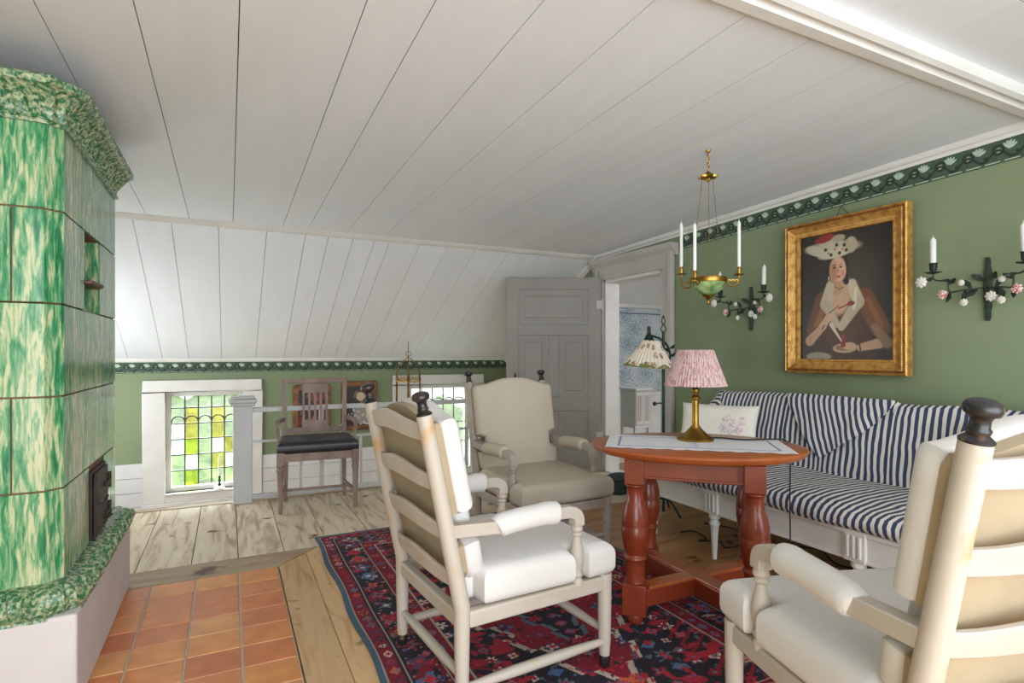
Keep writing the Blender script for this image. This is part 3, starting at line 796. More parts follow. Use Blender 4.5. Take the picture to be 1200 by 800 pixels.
# iron door
dy0, dy1, dz0, dz1 = 2.87, 3.14, .435, .695
def stv(x0,x1,y0,y1,z0,z1,bm): abox(bm, x0-OX, x1-OX, y0-OY, y1-OY, z0, z1)
bm = B(); stv(XS-.01,XS+.008,dy0-.012,dy1+.012,dz0-.012,dz1+.012,bm); d = obj('iron_door', bm, M['iron'], t, smooth=False, bevel=.003)
bm = B(); stv(XS+.008,XS+.018,dy0,dy1,dz0,dz1,bm); obj('door_panel', bm, M['iron'], d, smooth=False, bevel=.004)
for z in (dz0+.04, dz1-.09):
    bm = B(); stv(XS+.018,XS+.026,dy1-.07,dy1+.02,z,z+.02,bm); tube(bm, [(XS+.02-OX,dy1+.016-OY,z-.02),(XS+.02-OX,dy1+.016-OY,z+.05)], .008, 8); obj('hinge', bm, M['iron'], d)
bm = B(); tube(bm, [(XS+.018-OX,dy0+.08-OY,.56),(XS+.034-OX,dy0+.08-OY,.56),(XS+.036-OX,dy0+.15-OY,.575)], .005, 8); obj('latch', bm, M['iron'], d); bm = B(); tube(bm, [(XS+.018-OX,dy0+.18-OY,.47),(XS+.03-OX,dy0+.2-OY,.47),(XS+.036-OX,dy0+.24-OY,.468)], .005, 8)
obj('latch', bm, M['iron'], d)
# small porcelain bottle in niche
t2 = thing('porcelain_vase', 'little blue and white porcelain vase standing in the niche of the stove', 'vase', (XS-.05, NY0+.085, rowz[3]+.001))
bm = B(); lathe(bm, [(.0,0),(.02,.0),(.03,.025),(.032,.045),(.014,.075),(.012,.088),(.017,.094),(.0,.094)], n=20); obj('body', bm, M['bluewhite'], t2)

# ------------------------------------------------------------------ rug
def rug_col(u, v, Lx, Ly):
    x = u*Lx; y = v*Ly; d = np.minimum(np.minimum(x, Lx-x), np.minimum(y, Ly-y))
    side = (np.minimum(x, Lx-x) < np.minimum(y, Ly-y)); s_ = np.where(side, y, x)
    NV = lin((30,27,42)); RD = lin((138,20,44)); CR = lin((186,38,56)); TE = lin((84,108,122)); OR = lin((196,96,62)); CRM = lin((206,186,172)); MA = lin((96,20,42)); BL = lin((70,104,150)); PU = lin((90,56,90))
    pal = np.array([RD, CR, TE, OR, CRM, MA, BL, PU, NV, CR, RD])
    col = np.tile(NV, (len(u), 1))
    def motif(mask, a, b, size, k, bg, prob=1.0):
        """flower-like motifs on a grid of given cell size, coordinates a,b"""
        ci, cj = np.floor(a/size), np.floor(b/size); fx = a/size-ci-.5; fy = b/size-cj-.5
        h1, h2, h3 = hsh(ci, cj, k), hsh(ci, cj, k+1), hsh(ci, cj, k+2)
        fx = fx+(h2-.5)*.12; fy = fy+(h3-.5)*.12
        r = np.hypot(fx, fy); an = np.arctan2(fy, fx); pet = .30+.11*np.cos(an*np.where(h1 > .5, 4, 6)+h2*6)
        dia = np.abs(fx)+np.abs(fy)*1.3
        i1 = (h1*10.99).astype(int); i2 = (h2*10.99).astype(int); i3 = (h3*10.99).astype(int)
        m1 = mask & (np.where(h3 > .5, r < pet, dia < .42)) & (hsh(ci, cj, k+5) < prob)
        col[m1] = pal[i1][m1]
        m2 = m1 & (r < pet*.62); col[m2] = pal[i2][m2]
        m3 = m1 & (r < .1); col[m3] = pal[i3][m3]
    W_ = .36
    b1 = d < .022; b2 = (d >= .022) & (d < .028); b3 = (d >= .028) & (d < .095); b4 = (d >= .095) & (d < .102)
    b5 = (d >= .102) & (d < .235); b6 = (d >= .235) & (d < .242); b7 = (d >= .242) & (d < .31); b8 = (d >= .31) & (d < .318); fld = d >= .318
    col[b3] = RD*.8; motif(b3, s_, d-.028-.0, .067, 1, RD)
    zz = b3 & ((np.floor(s_/.0335) % 2) == 0) & (np.abs(d-.0615) > .022); col[zz] = MA
    col[b5] = NV; 
    sub = b5 & (np.floor(s_/.1995) % 2 == 0) & (vnoise(s_*40, d*40, 3) > .42); col[sub] = RD*.8
    sub = b5 & (vnoise(s_*75, d*75, 5) > .86); col[sub] = CRM*.7
    motif(b5, s_, d-.102+.0, .133, 9, NV); motif(b5, s_+.06, d-.102, .0665, 14, NV, .45)
    col[b7] = RD*.85; motif(b7, s_, d-.242, .068, 21, RD)
    # field
    X = np.abs(x-Lx/2); Y = np.abs(y-Ly/2); 
    n1 = vnoise(x*24, y*24, 7); n2 = vnoise(x*60, y*60, 8)
    med = (Y/.95+X/.42 + .10*np.sign(np.sin(Y*26))*.6 < 1)
    f_ = fld & med; col[f_] = RD*.95
    f_ = fld & ~med; col[f_] = NV*.9
    edge = fld & (np.abs(Y/.95+X/.42+.06*np.sign(np.sin(Y*26))-1) < .035); col[edge] = CRM*.85
    inner = fld & (Y/.55+X/.22 + .06*np.sign(np.sin(Y*40)) < 1); col[inner] = NV
    edge = fld & (np.abs(Y/.55+X/.22+.06*np.sign(np.sin(Y*40))-1) < .05); col[edge] = TE
    motif(fld & ~med, X, Y, .088, 31, NV, .9); motif(fld & med & ~inner, X+.03, Y, .11, 41, RD, .85); motif(inner, X+.04, Y+.02, .08, 51, NV)
    corner = fld & (X > Lx/2-.318-.16) & (Y > .35); st = corner & (np.sin((X*1.0+Y*1.6)*60) > .75); col[st] = RD
    st = fld & ~med & (n1 > .70); col[st] = CR*.75
    st = fld & (n2 > .9); col[st] = TE*.9
    st = fld & (n2 < .12); col[st] = NV
    for b_ in (b2, b4, b6, b8): col[b_] = CRM*.7
    dk = ((d > .088) & (d < .095)) | ((d > .102) & (d < .109)) | ((d > .228) & (d < .235)); col[dk] = NV
    # blue selvedge on the long sides
    col[b1] = lin((66,92,112))
    lon = .85+.3*vnoise(x*9, y*9, 77); col *= lon[:, None]
    col *= (.85+.3*vnoise(x*220, y*220, 78))[:, None]
    return col
RX0, RX1, RY0, RY1 = .495, 2.12, 1.12, 3.84
def rpos(U, V):
    x = RX0+(RX1-RX0)*U; y = RY0+(RY1-RY0)*V
    ed = np.where(U < .02, 1, 0)
    x = x+np.where(U < .5, 1, -1)*.008*np.sin(y*9)*np.exp(-np.minimum(U, 1-U)*20)
    z = .011+.0*U
    return np.stack([x, y, z], 1)
rug = colgrid('rug', 330, 545, rpos, lambda U, V: rug_col(U, V, RX1-RX0, RY1-RY0), M['rug'], thick=.009)
tag(rug, 'red and navy Persian rug with patterned borders under the round table and armchairs', 'rug')
RZ = .012

# ------------------------------------------------------------------ high-backed armchairs
HW = .275; RYB = -.30; FY = .30
def tilt(v, n, x=0):
    """v metres up the back from the seat rail, n metres in front of the post centre"""
    z0 = .36; th = .205
    return (x, RYB-math.sin(th)*v+math.cos(th)*n, z0+math.cos(th)*v+math.sin(th)*n)
def make_armchair(label, wood, worn, cush, group=None):
    t = thing('armchair', label, 'armchair')
    for sx in (-1, 1):
        bm = B(); tube(bm, [(sx*HW,FY,.045),(sx*HW,FY,.10),(sx*HW,FY,.20),(sx*HW,FY,.355)], [.020,.0235,.0255,.0275], 12)
        l = obj('leg', bm, worn, t)
        bm = B(); lathe(bm, [(.0,0),(.016,0),(.021,.012),(.021,.038),(.018,.05),(.0,.05)], (sx*HW,FY,0), 14); obj('foot_cap', bm, M['finial'], l)
        bm = B(); tube(bm, [(sx*HW,RYB,.045),(sx*HW,RYB,.2),(sx*HW,RYB,.36)]+[tilt(v,0,sx*HW) for v in (.08,.3,.5,.648)], [.021,.0245,.0275,.0275,.0265,.0255,.0255], 14)
        l = obj('rear_post', bm, worn, t)
        bm = B(); lathe(bm, [(.0,0),(.016,0),(.021,.012),(.021,.038),(.018,.05),(.0,.05)], (sx*HW,RYB,0), 14); obj('foot_cap', bm, M['finial'], l)
        base = Vector(tilt(.646, 0, sx*HW)); mt = Matrix.Rotation(.205, 4, 'X')
        bm = B(); lathe(bm, [(.0,0),(.0262,0),(.0265,.004),(.021,.009),(.0165,.013),(.0185,.019),(.0185,.022),(.0155,.026),(.0150,.038),(.018,.045),(.0255,.049),(.0285,.055),(.0285,.062),(.025,.069),(.014,.074),(.0,.075)], base, 20, mtx=mt)
        obj('finial', bm, M['finial'], l)
    for sx in (-1, 1):
        bm = B(); abox(bm, sx*HW-.018, sx*HW+.018, RYB+.02, FY-.015, .292, .348); obj('seat_rail', bm, wood, t, smooth=False, bevel=.008)
        bm = B(); tube(bm, [(sx*HW,RYB,.095),(sx*HW,-.1,.097),(sx*HW,.1,.097),(sx*HW,FY,.095)], [.013,.019,.019,.013], 10); obj('stretcher', bm, worn, t)
    for y in (RYB, FY):
        bm = B(); abox(bm, -HW+.02, HW-.02, y-.018, y+.018, .292, .348); obj('seat_rail', bm, wood, t, smooth=False, bevel=.008)
        bm = B(); tube(bm, [(-HW,y,.135),(-.1,y,.137),(.1,y,.137),(HW,y,.135)], [.012,.018,.018,.012], 10); obj('stretcher', bm, worn, t)
    # ladder slats, arched and bowed back
    for v0, hh in ((.065,.085),(.23,.085),(.395,.085),(.56,.088)):
        bm = B(); N = 16; R = []
        for i in range(N+1):
            u = -1+2*i/N; x = u*(HW-.012); bow = -.030*(1-u*u)
            top = v0+hh*(.55+.45*(math.cos(u*PI)*.5+.5)); bot = v0+hh*.0-.012*(1-(math.cos(u*PI)*.5+.5))
            top = v0+hh*.62+hh*.42*(math.cos(u*PI)*.5+.5); bot = v0+.022*(math.cos(u*PI)*.5+.5)
            R.append([bm.verts.new(tilt(v, bow+n, x)) for v, n in ((bot,-.007),(top,-.007),(top,.007),(bot,.007))])
        for a, b in zip(R, R[1:]):
            for k in range(4): bm.faces.new((a[k], a[(k+1)%4], b[(k+1)%4], b[k]))
        bm.faces.new(R[0]); bm.faces.new(R[-1]); obj('back_slat', bm, wood, t, bevel=.003)
    # arms
    for sx in (-1, 1):
        zr = .605
        rear = Vector(tilt(.262, .0, sx*HW))
        bm = B(); tube(bm, [rear, (sx*HW,-.16,.603)]+spline([(sx*HW,.055,.612),(sx*HW,.115,.612),(sx*HW,.150,.604),(sx*HW,.166,.585),(sx*HW,.168,.555)], 4), .030, 4, square=True)
        arm = obj('armrest', bm, wood, t, bevel=.003)
        bm = B(); tube(bm, spline([(sx*HW,-.172,.600),(sx*HW,-.155,.606),(sx*HW,-.08,.614),(sx*HW,.03,.618),(sx*HW,.065,.615),(sx*HW,.078,.613)], 4), [.031,.034,.0355,.0365]+[.039]*8+[.041]*6+[.038,.036]+[.033], 16)
        obj('arm_pad', bm, cush, arm)
        bm = B(); lathe(bm, [(.0,.335),(.021,.335),(.023,.352),(.017,.362),(.022,.375),(.016,.385),(.019,.40),(.026,.43),(.024,.46),(.016,.50),(.0145,.515),(.021,.522),(.016,.53),(.023,.54),(.020,.555),(.024,.562),(.0,.565)], (sx*HW,.168,0), 18)
        obj('arm_support', bm, worn, t)
    # seat cushion with notches round the arm supports
    w = HW+.035
    nx = HW-.035
    poly = [(-HW+.04,RYB+.03),(HW-.04,RYB+.03),(HW-.04,RYB+.06),(w-.01,RYB+.07),(w,.138),(nx,.148),(nx,.188),(w,.198),(w-.005,FY+.028),(0,FY+.04),(-w+.005,FY+.028),(-w,.198),(-nx,.188),(-nx,.148),(-w,.138),(-w+.01,RYB+.07),(-HW+.04,RYB+.06)]
    poly = resample(poly, .03)
    def fs(u, v, h):
        d = 1-max(abs(u)/.33, abs(v)/.36)**2
        return (u, v, .35+h*(1.0)+(.03*max(0, d) if h > .06 else 0))
    puff('seat_cushion', poly, .115, cush, t, fs, .038)
    # back cushion
    H2 = HW+.008
    def back(u, v, h): 
        d = max(0, 1-(u/.3)**2)
        return tilt(v, .040+h+(.015*d if h > .04 else 0), u)
    outl = [(-HW+.045,.055),(HW-.045,.055),(H2-.01,.10),(H2,.195),(HW-.045,.215),(HW-.045,.285),(H2,.305),(H2+.004,.59)]
    top = [(H2*.97*(1-k/7), .612+.047*(.5-.5*math.cos(PI*min(1,k/6)))) for k in range(0, 7)]; top += [(-x_, y_) for x_, y_ in reversed(top)]
    outl = outl+top+[(-x, y) for x, y in reversed(outl[2:8])]
    outl = resample(outl, .035)
    puff('back_cushion', outl, .07, cush, t, back, .03)
    bk = [(x*.985, .05+(y-.05)*.985+.004) for x, y in outl]
    bm = B(); prism(bm, bk, .018, .046, f=lambda u, v, w_: tilt(v, w_, u)); obj('cushion_backing', bm, M['backing'], t, smooth=False)
    return t
def place(o, x, y, rz, z=RZ): o.location = (x, y, z); o.rotation_euler = (0,0,rz)
c1 = make_armchair('cream armchair with white cushions left of the table, seen obliquely from behind', M['palewood'], M['wornwood'], M['cushion'])
place(c1, .955, 2.02, -PI/2+.08)
c2 = make_armchair('beige armchair facing the camera, in front of the open grey door', M['taupewood'], M['taupewood'], M['cushion_b'])
place(c2, 1.685, 3.0, PI+.03)
c3 = dup(c1); c3['label'] = 'cream ladder-back armchair nearest the camera at the right edge, seen from behind'
place(c3, 1.575, .875, -.29); c3.scale = (1.04,1.04,1.04)
for c_ in (c1,c2,c3): c_['group'] = 'high-backed armchairs around the table'

# ------------------------------------------------------------------ oval table
TC = Vector((1.95, 1.99)); TA = math.radians(-46.5)
t = thing('table', 'reddish brown oval table on thick turned legs with a cross stretcher', 'table', (TC.x, TC.y, RZ), TA)
TH = .775-RZ
bm = B(); N = 72; a_, b_ = .482, .375; TR = Matrix.Rotation(math.radians(8), 3, 'Z')
prof = [(.0,TH-.036),(.94,TH-.036),(.97,TH-.030),(.99,TH-.018),(1.0,TH-.010),(.992,TH-.003),(.975,TH),(.0,TH)]
rings = []
for s_, z in prof[1:-1]:
    rings.append([bm.verts.new(TR @ Vector((a_*s_*math.cos(q), b_*s_*math.sin(q), z))) for q in [2*PI*k/N for k in range(N)]])
for r0, r1 in zip(rings, rings[1:]):
    for k in range(N): bm.faces.new((r0[k], r0[(k+1)%N], r1[(k+1)%N], r1[k]))
bm.faces.new(rings[0]); bm.faces.new(rings[-1]); obj('tabletop', bm, M['topwood'], t)
LQ = .243
for (x0,x1,y0,y1) in ((-LQ,LQ,-LQ-.016,-LQ+.016),(-LQ,LQ,LQ-.016,LQ+.016),(-LQ-.016,-LQ+.016,-LQ,LQ),(LQ-.016,LQ+.016,-LQ,LQ)):
    bm = B(); abox(bm, x0, x1, y0, y1, TH-.125, TH-.036); 
    dx = .006
    abox(bm, x0-dx*(x1-x0<.1), x1+dx*(x1-x0<.1), y0-dx*(y1-y0<.1), y1+dx*(y1-y0<.1), TH-.125, TH-.113)
    obj('apron', bm, M['redwood'], t, smooth=False, bevel=.004)
legprof = [(.038,TH-.150),(.046,TH-.156),(.040,TH-.165),(.036,TH-.175),(.037,TH-.20),(.039,TH-.225),(.044,TH-.235),(.050,TH-.255),(.057,TH-.29),(.060,TH-.33),(.0585,TH-.337),(.061,TH-.342),(.059,TH-.38),(.053,TH-.42),(.045,TH-.45),(.041,TH-.462),(.049,TH-.470),(.051,TH-.478),(.045,TH-.486),(.041,TH-.50),(.041,TH-.57),(.043,TH-.585)]
for sx in (-1,1):
    for sy_ in (-1,1):
        bm = B(); c = (sx*LQ, sy_*LQ, 0)
        abox(bm, c[0]-.042, c[0]+.042, c[1]-.042, c[1]+.042, TH-.15, TH-.036)
        lathe(bm, legprof, c, 28)
        abox(bm, c[0]-.05, c[0]+.05, c[1]-.05, c[1]+.05, .045, TH-.585)
        lathe(bm, [(.0,0),(.026,0),(.034,.012),(.036,.025),(.030,.045),(.0,.045)], c, 20)
        obj('leg', bm, M['redwood'], t, bevel=.003)
for q in (PI/4, -PI/4):
    mt = Matrix.Rotation(q, 4, 'Z'); R_ = LQ*math.sqrt(2)-.04
    bm = B(); z0 = .07
    abox(bm, -R_, R_, -.032, .032, z0, z0+.075, mtx=mt); o = obj('stretcher', bm, M['redwood'], t, smooth=False, bevel=.004)
    bm = B(); e=.0 if q>0 else .0006
    abox(bm, -R_+.01, R_-.01, -.037, .037, z0+.075, z0+.090+e, mtx=mt); obj('stretcher_cap', bm, M['topwood'], o, smooth=False, bevel=.004)
TZ = .775
# runner
RL, RW = .80, .40
def rcol(U, V):
    x = U*RL; y = V*RW; d = np.minimum(np.minimum(x, RL-x), np.minimum(y, RW-y))
    col = np.tile(lin((226,226,230)), (len(U),1)); bl = lin((120,134,180))
    col[(d > .055) & (d < .063)] = bl; col[(d > .072) & (d < .075)] = bl*1.2
    mid = (np.abs(U-.5) < .012) | (np.abs(U-.47) < .004); col[mid & (d > .075)] = lin((200,204,216))
    return col
def rp(U, V):
    sc = .006*np.sin(U*60)*(np.abs(V-.5) > .49)
    x = (U-.5)*RL; y = (V-.5)*RW+sc
    return np.stack([x, y, .0016+.0008*np.sin(x*30)*np.cos(y*26)+.0004], 1)
o = colgrid('table_runner', 160, 80, rp, rcol, M['cloth'], thick=.001); o.location = (TC.x-.005, TC.y+.0, TZ+.001); o.rotation_euler = (0,0,TA+math.radians(7))
tag(o, 'white cloth runner with thin blue border lines lying on the oval table', 'table runner')
# table lamp
lx, ly = 2.02, 2.06
t = thing('table_lamp', 'brass column table lamp with a pleated pink shade standing on the white runner', 'lamp', (lx, ly, TZ+.0035))
bm = B(); lathe(bm, [(.0,0),(.085,0),(.086,.008),(.078,.016),(.062,.022),(.052,.032),(.034,.050),(.024,.060),(.022,.068),(.0,.068)], n=32); obj('base', bm, M['brass'], t)
bm = B(); lathe(bm, [(.0,.068),(.016,.068),(.0155,.19),(.022,.196),(.023,.206),(.014,.212),(.012,.222),(.019,.232),(.020,.246),(.012,.256),(.016,.262),(.017,.29),(.0,.29)], n=24); obj('column', bm, M['brass'], t)
def shade(name, r0, r1, z0, z1, parent, colfn, m, pleat=0, npl=60, sc=0):
    n = 361
    def pos(U, V):
        a = U*2*PI; r = r0+(r1-r0)*V+pleat*np.sin(a*npl)
        z = z0+(z1-z0)*V+sc*np.abs(np.sin(a*8))*(1-V)
        return np.stack([r*np.cos(a), r*np.sin(a), z], 1)
    return colgrid(name, n, 40, pos, colfn, m, parent, thick=.0015)
def pinkcol(U, V):
    s_ = (np.sin(U*2*PI*60) > 0.1); col = np.tile(lin((206,184,180)), (len(U),1)); col[s_] = lin((190,154,152))
    n = vnoise(U*260, V*14, 4) > .62; col[n & ~s_] = lin((168,122,128)); return col
shade('lamp_shade', .146, .082, .262, .435, t, pinkcol, M['pleat'], .0022, 60)
bm = B(); tube(bm, [(0,0,.29),(0,0,.34)], .012, 10); lathe(bm, [(.0,.34),(.02,.345),(.029,.37),(.02,.398),(.0,.402)], n=16); obj('bulb', bm, M['candle'], t)
# cord of the table lamp over table edge
bm = B()
edge = TC+Vector((.345*math.cos(TA)+.25*math.sin(-TA)*1.0, .345*math.sin(TA)+.25*math.cos(TA)))
d_ = Vector((math.cos(math.radians(-18)), math.sin(math.radians(-18))))
e0 = TC+d_*.455
cord = [(lx+.091,ly-.01,TZ+.009),(lx+.13,ly-.05,TZ+.010),(2.20,1.93,TZ+.010),(e0.x-.03,e0.y+.03,TZ+.008),(e0.x+.01,e0.y-.0,TZ+.002),(e0.x+.026,e0.y-.01,TZ-.05),(e0.x+.025,e0.y-.01,.5),(e0.x+.04,e0.y,.2),(e0.x+.06,e0.y+.03,.03),(e0.x+.12,e0.y+.1,.006),(e0.x+.25,e0.y+.22,.006)]
tube(bm, spline(cord, 8), .0035, 6)
tag(obj('lamp_cord', bm, M['black']), 'thin black cord running from the brass lamp over the table edge to the floor', 'cord')

# ------------------------------------------------------------------ sofa
SY0, SY1 = .62, 3.02; XF = 2.5; XBK = 3.30
t = thing('sofa', 'long white painted sofa upholstered in navy and white striped ticking along the green wall', 'sofa', ((XF+XBK)/2, (SY0+SY1)/2, 0))
cx_, cy_ = (XF+XBK)/2, (SY0+SY1)/2
def sb(bm, x0,x1,y0,y1,z0,z1): abox(bm, x0-cx_, x1-cx_, y0-cy_, y1-cy_, z0, z1)
posts = [2.945, 2.43, 1.585, .70]
bm = B(); sb(bm, XF+.012, XF+.04, SY0, SY1, .265, .405); sb(bm, XF, XF+.05, SY0, SY1, .385, .405); sb(bm, XF+.004, XF+.045, SY0, SY1, .265, .280)
sb(bm, XF, XBK, SY1-.03, SY1, .265, .405); sb(bm, XF, XBK, SY0, SY0+.03, .265, .405); sb(bm, XBK-.04, XBK, SY0, SY1, .265, .405); sb(bm, XF+.04, XBK-.02, SY0+.02, SY1-.02, .37, .40)
for p_ in posts: sb(bm, XF-.004, XF+.04, p_-.05, p_+.05, .265, .405)
obj('frame', bm, M['sofawhite'], t, smooth=False, bevel=.004)
for p_ in posts:
    bm = B()
    for k in (-.027, 0, .027): tube(bm, [(XF-.006-cx_, p_+k-cy_, .285),(XF-.006-cx_, p_+k-cy_, .382)], .008, 8)
    obj('fluted_block', bm, M['sofawhite'], t)
def fleg(x, y):
    bm = B(); wv = lambda a, r, z: (-.10*max(0, math.cos(8*a)) if .05 < z < .20 else 0)
    lathe(bm, [(.0,.0),(.012,.0),(.014,.012),(.012,.018),(.015,.03),(.013,.036),(.016,.052),(.018,.10),(.021,.15),(.025,.195),(.030,.20),(.030,.212),(.022,.22),(.022,.232),(.032,.24),(.032,.266),(.0,.266)], (x-cx_, y-cy_, 0), 48, wave=wv)
    obj('leg', bm, M['sofawhite'], t)
for p_ in posts: fleg(XF+.032, p_)
for p_ in (2.97, 2.2, 1.45, .68): fleg(XBK-.05, p_)
# seat mattress
def rounded_bar(name, prof, y0, y1, m, parent, ny=60, wob=.004, seed=0):
    bm = B(); R = []
    for i in range(ny+1):
        y = y0+(y1-y0)*i/ny; R.append([bm.verts.new((x-cx_+wob*math.sin(y*13+k+seed), y-cy_, z+wob*math.sin(y*9+k*.7+seed))) for k, (x, z) in enumerate(prof)])
    n = len(prof)
    for a, b in zip(R, R[1:]):
        for k in range(n): bm.faces.new((a[k], a[(k+1)%n], b[(k+1)%n], b[k]))
    bm.faces.new(R[0]); bm.faces.new(R[-1])
    return obj(name, bm, m, parent)
seatp = [(XF+.03,.402),(XF-.012,.408),(XF-.028,.43),(XF-.026,.46),(XF-.004,.487),(XF+.05,.503),(XF+.2,.513),(XF+.45,.512),(XF+.62,.505),(XF+.64,.45),(XF+.64,.402)]
rounded_bar('seat_cushion', seatp, SY0+.02, SY1-.05, M['stripe'], t)
# back: four upholstered sections
bks = [(2.62,2.98),(2.46,2.60)]
secs = [(2.445,2.985),(1.80,2.44),(1.19,1.795),(.64,1.185)]
for i, (a, b) in enumerate(secs):
    bp_ = [(XF+.60,.47),(XF+.60,.52),(XF+.625,.70),(XF+.665,.86),(XF+.69,.915),(XF+.72,.932),(XF+.755,.925),(XF+.77,.90),(XF+.77,.45)]
    rounded_bar('back_cushion', bp_, a, b, M['stripe'], t, 30, .006, i*2)
# arm: rounded, sweeping down to the front
bm = B(); R = []
NN = 22
for i in range(NN+1):
    s_ = i/NN; x = XF+.03+(XBK-.06-XF-.03)*s_; zt = .56+.365*(s_**1.5)
    th_ = .04+.012*s_
    yc = SY1-.045+.05*s_**2
    pf_ = [(yc-th_,.42),(yc-th_,zt-.05),(yc-th_*.9,zt-.015),(yc-th_*.4,zt),(yc+th_*.4,zt),(yc+th_*.9,zt-.015),(yc+th_,zt-.05),(yc+th_,.42)]
    R.append([bm.verts.new((x-cx_, y-cy_, z)) for y, z in pf_])
for a, b in zip(R, R[1:]):
    for k in range(8): bm.faces.new((a[k], a[(k+1)%8], b[(k+1)%8], b[k]))
bm.faces.new(R[0]); bm.faces.new(R[-1])
M['stripe_arm'] = stripemat('blue_ticking_arm', 0, .034, S(56,68,98), S(222,217,208))
arm = obj('arm', bm, M['stripe_arm'], t); 
bm = B(); abox(bm, XF+.0-cx_, XF+.035-cx_, SY1-.09-cy_, SY1-.0-cy_, .40, .56); obj('arm_front', bm, M['sofawhite'], arm, smooth=False, bevel=.01)
mr = dup(arm, t)
for o_ in [mr]+list(mr.children):
    pass
mr.location = (0, -(SY1-SY0)+.09, 0)
# throw of the same ticking hanging in a swag over the middle back section
def tp(U, V):
    y = 2.44-.64*U
    # lower outline: a shallow V falling to the seat
    low = .60-.0*U; depth = .27+.10*np.sin(np.clip(U,0,1)*PI)-.0
    env = np.where(U < .42, np.clip(U/.42, 0, 1)**.9, np.clip(1-(U-.42)/.58, 0, 1)**.75)
    depth = .03+.33*env
    z = .943-depth*V
    x = XF+.60+(.925-.60)*0
    xs_ = np.interp(z, [.47,.52,.70,.86,.915,.94], [XF+.585,XF+.587,XF+.612,XF+.652,XF+.68,XF+.705])
    xs_ = xs_-.010-.008*np.sin(U*17+V*3)*V
    return np.stack([xs_, y, z], 1)
def tcol(U, V): return np.ones((len(U),3))
o = colgrid('striped_throw', 60, 30, tp, tcol, M['stripe_x'], thick=.004)
tag(o, 'folded striped ticking cloth draped in a swag over the middle of the sofa back', 'throw')
# pillows
def pillow(name, label, w, h, th, loc, rot, colfn, m, group=None, pinch=.05):
    def pos(U, V):
        # closed surface: V 0..1 goes front, wrapped with U around
        a = U*2-1; 
        side = np.where(V < .5, 1, -1); vv = np.where(V < .5, V*2, 2-V*2)*2-1
        k = np.clip((1-np.abs(a)**4)*(1-np.abs(vv)**4), 0, 1)**.5
        x = a*w/2*(1-pinch*(1-vv**2)*np.abs(a)**3); z = vv*h/2*(1-pinch*(1-a**2)*np.abs(vv)**3)
        y = -side*th/2*k*(1+.05*np.sin(a*9)*np.sin(vv*7))
        return np.stack([x, y, z], 1)
    o = colgrid(name, 61, 121, pos, colfn, m); o.location = loc; o.rotation_euler = rot
    return tag(o, label, 'pillow', group)
def floralcol(U, V):
    col = np.tile(lin((232,226,214)), (len(U),1))
    f = V < .5; x = U; y = V*2
    for (cx2, cy2, s2, c) in ((.66,.62,.09,(212,176,186)),(.78,.5,.06,(206,180,200)),(.7,.45,.05,(190,196,176)),(.6,.5,.05,(196,180,206)),(.83,.66,.05,(216,186,190))):
        r = np.hypot(x-cx2, (y-cy2)*.6); m_ = f & (r < s2) & (vnoise(x*60, y*40, 5) > .45); col[m_] = lin(c)
    return col
pillow('pillow', 'white pillow with faint pink flower embroidery leaning at the left end of the sofa', .50, .36, .12, (2.90, 2.76, .685), (math.radians(-20),0,math.radians(-62)), floralcol, M['pillow'])
pillow('pillow', 'cream pillow leaning on the striped sofa back behind the nearest armchair', .45, .42, .13, (2.93, 1.13, .72), (math.radians(-18),0,math.radians(-88)), lambda U, V: np.tile(lin((236,228,206)), (len(U),1)), M['pillow'])

# ------------------------------------------------------------------ cables under sofa
rnd = random.Random(3)
for k, (a, b, lb) in enumerate((((3.02,2.95),(3.2,1.3),'long black cable running along the floor below the sofa, nearest the wall'),((2.66,2.85),(2.80,2.30),'looped black cable lying on the boards below the left part of the sofa'),((2.68,1.9),(2.90,1.15),'tangled black cable on the floor behind the front leg of the sofa'))):
    pts = []; n = 9
    for i in range(n+1):
        s_ = i/n; pts.append((a[0]+(b[0]-a[0])*s_+rnd.uniform(-.07,.07), a[1]+(b[1]-a[1])*s_+rnd.uniform(-.03,.03), .006+(.03 if i % 3 == 1 else 0)*rnd.random()))
    bm = B(); tube(bm, spline(pts, 6), .005, 6); tag(obj('power_cable', bm, M['black']), lb, 'cable')
t = thing('power_strip', 'small pale yellow power strip on the floor under the striped sofa', 'power strip', (2.93, 1.90, .004), math.radians(-70))
bm = B(); abox(bm, -.10, .10, -.025, .025, 0, .035); obj('body', bm, M['white_plastic'], t, smooth=False, bevel=.005)
for k in (-.06, 0, .06):
    bm = B(); lathe(bm, [(.0,.035),(.017,.035),(.018,.04),(.014,.042),(.0,.038)], (k,0,0), 16); obj('socket', bm, M['white_plastic'], t)

# ------------------------------------------------------------------ small armchair by the railing
t = thing('side_armchair', 'grey-brown armchair with black leather seat and slatted back by the stair railing', 'chair', (.625, 4.70, .002), math.radians(-4))
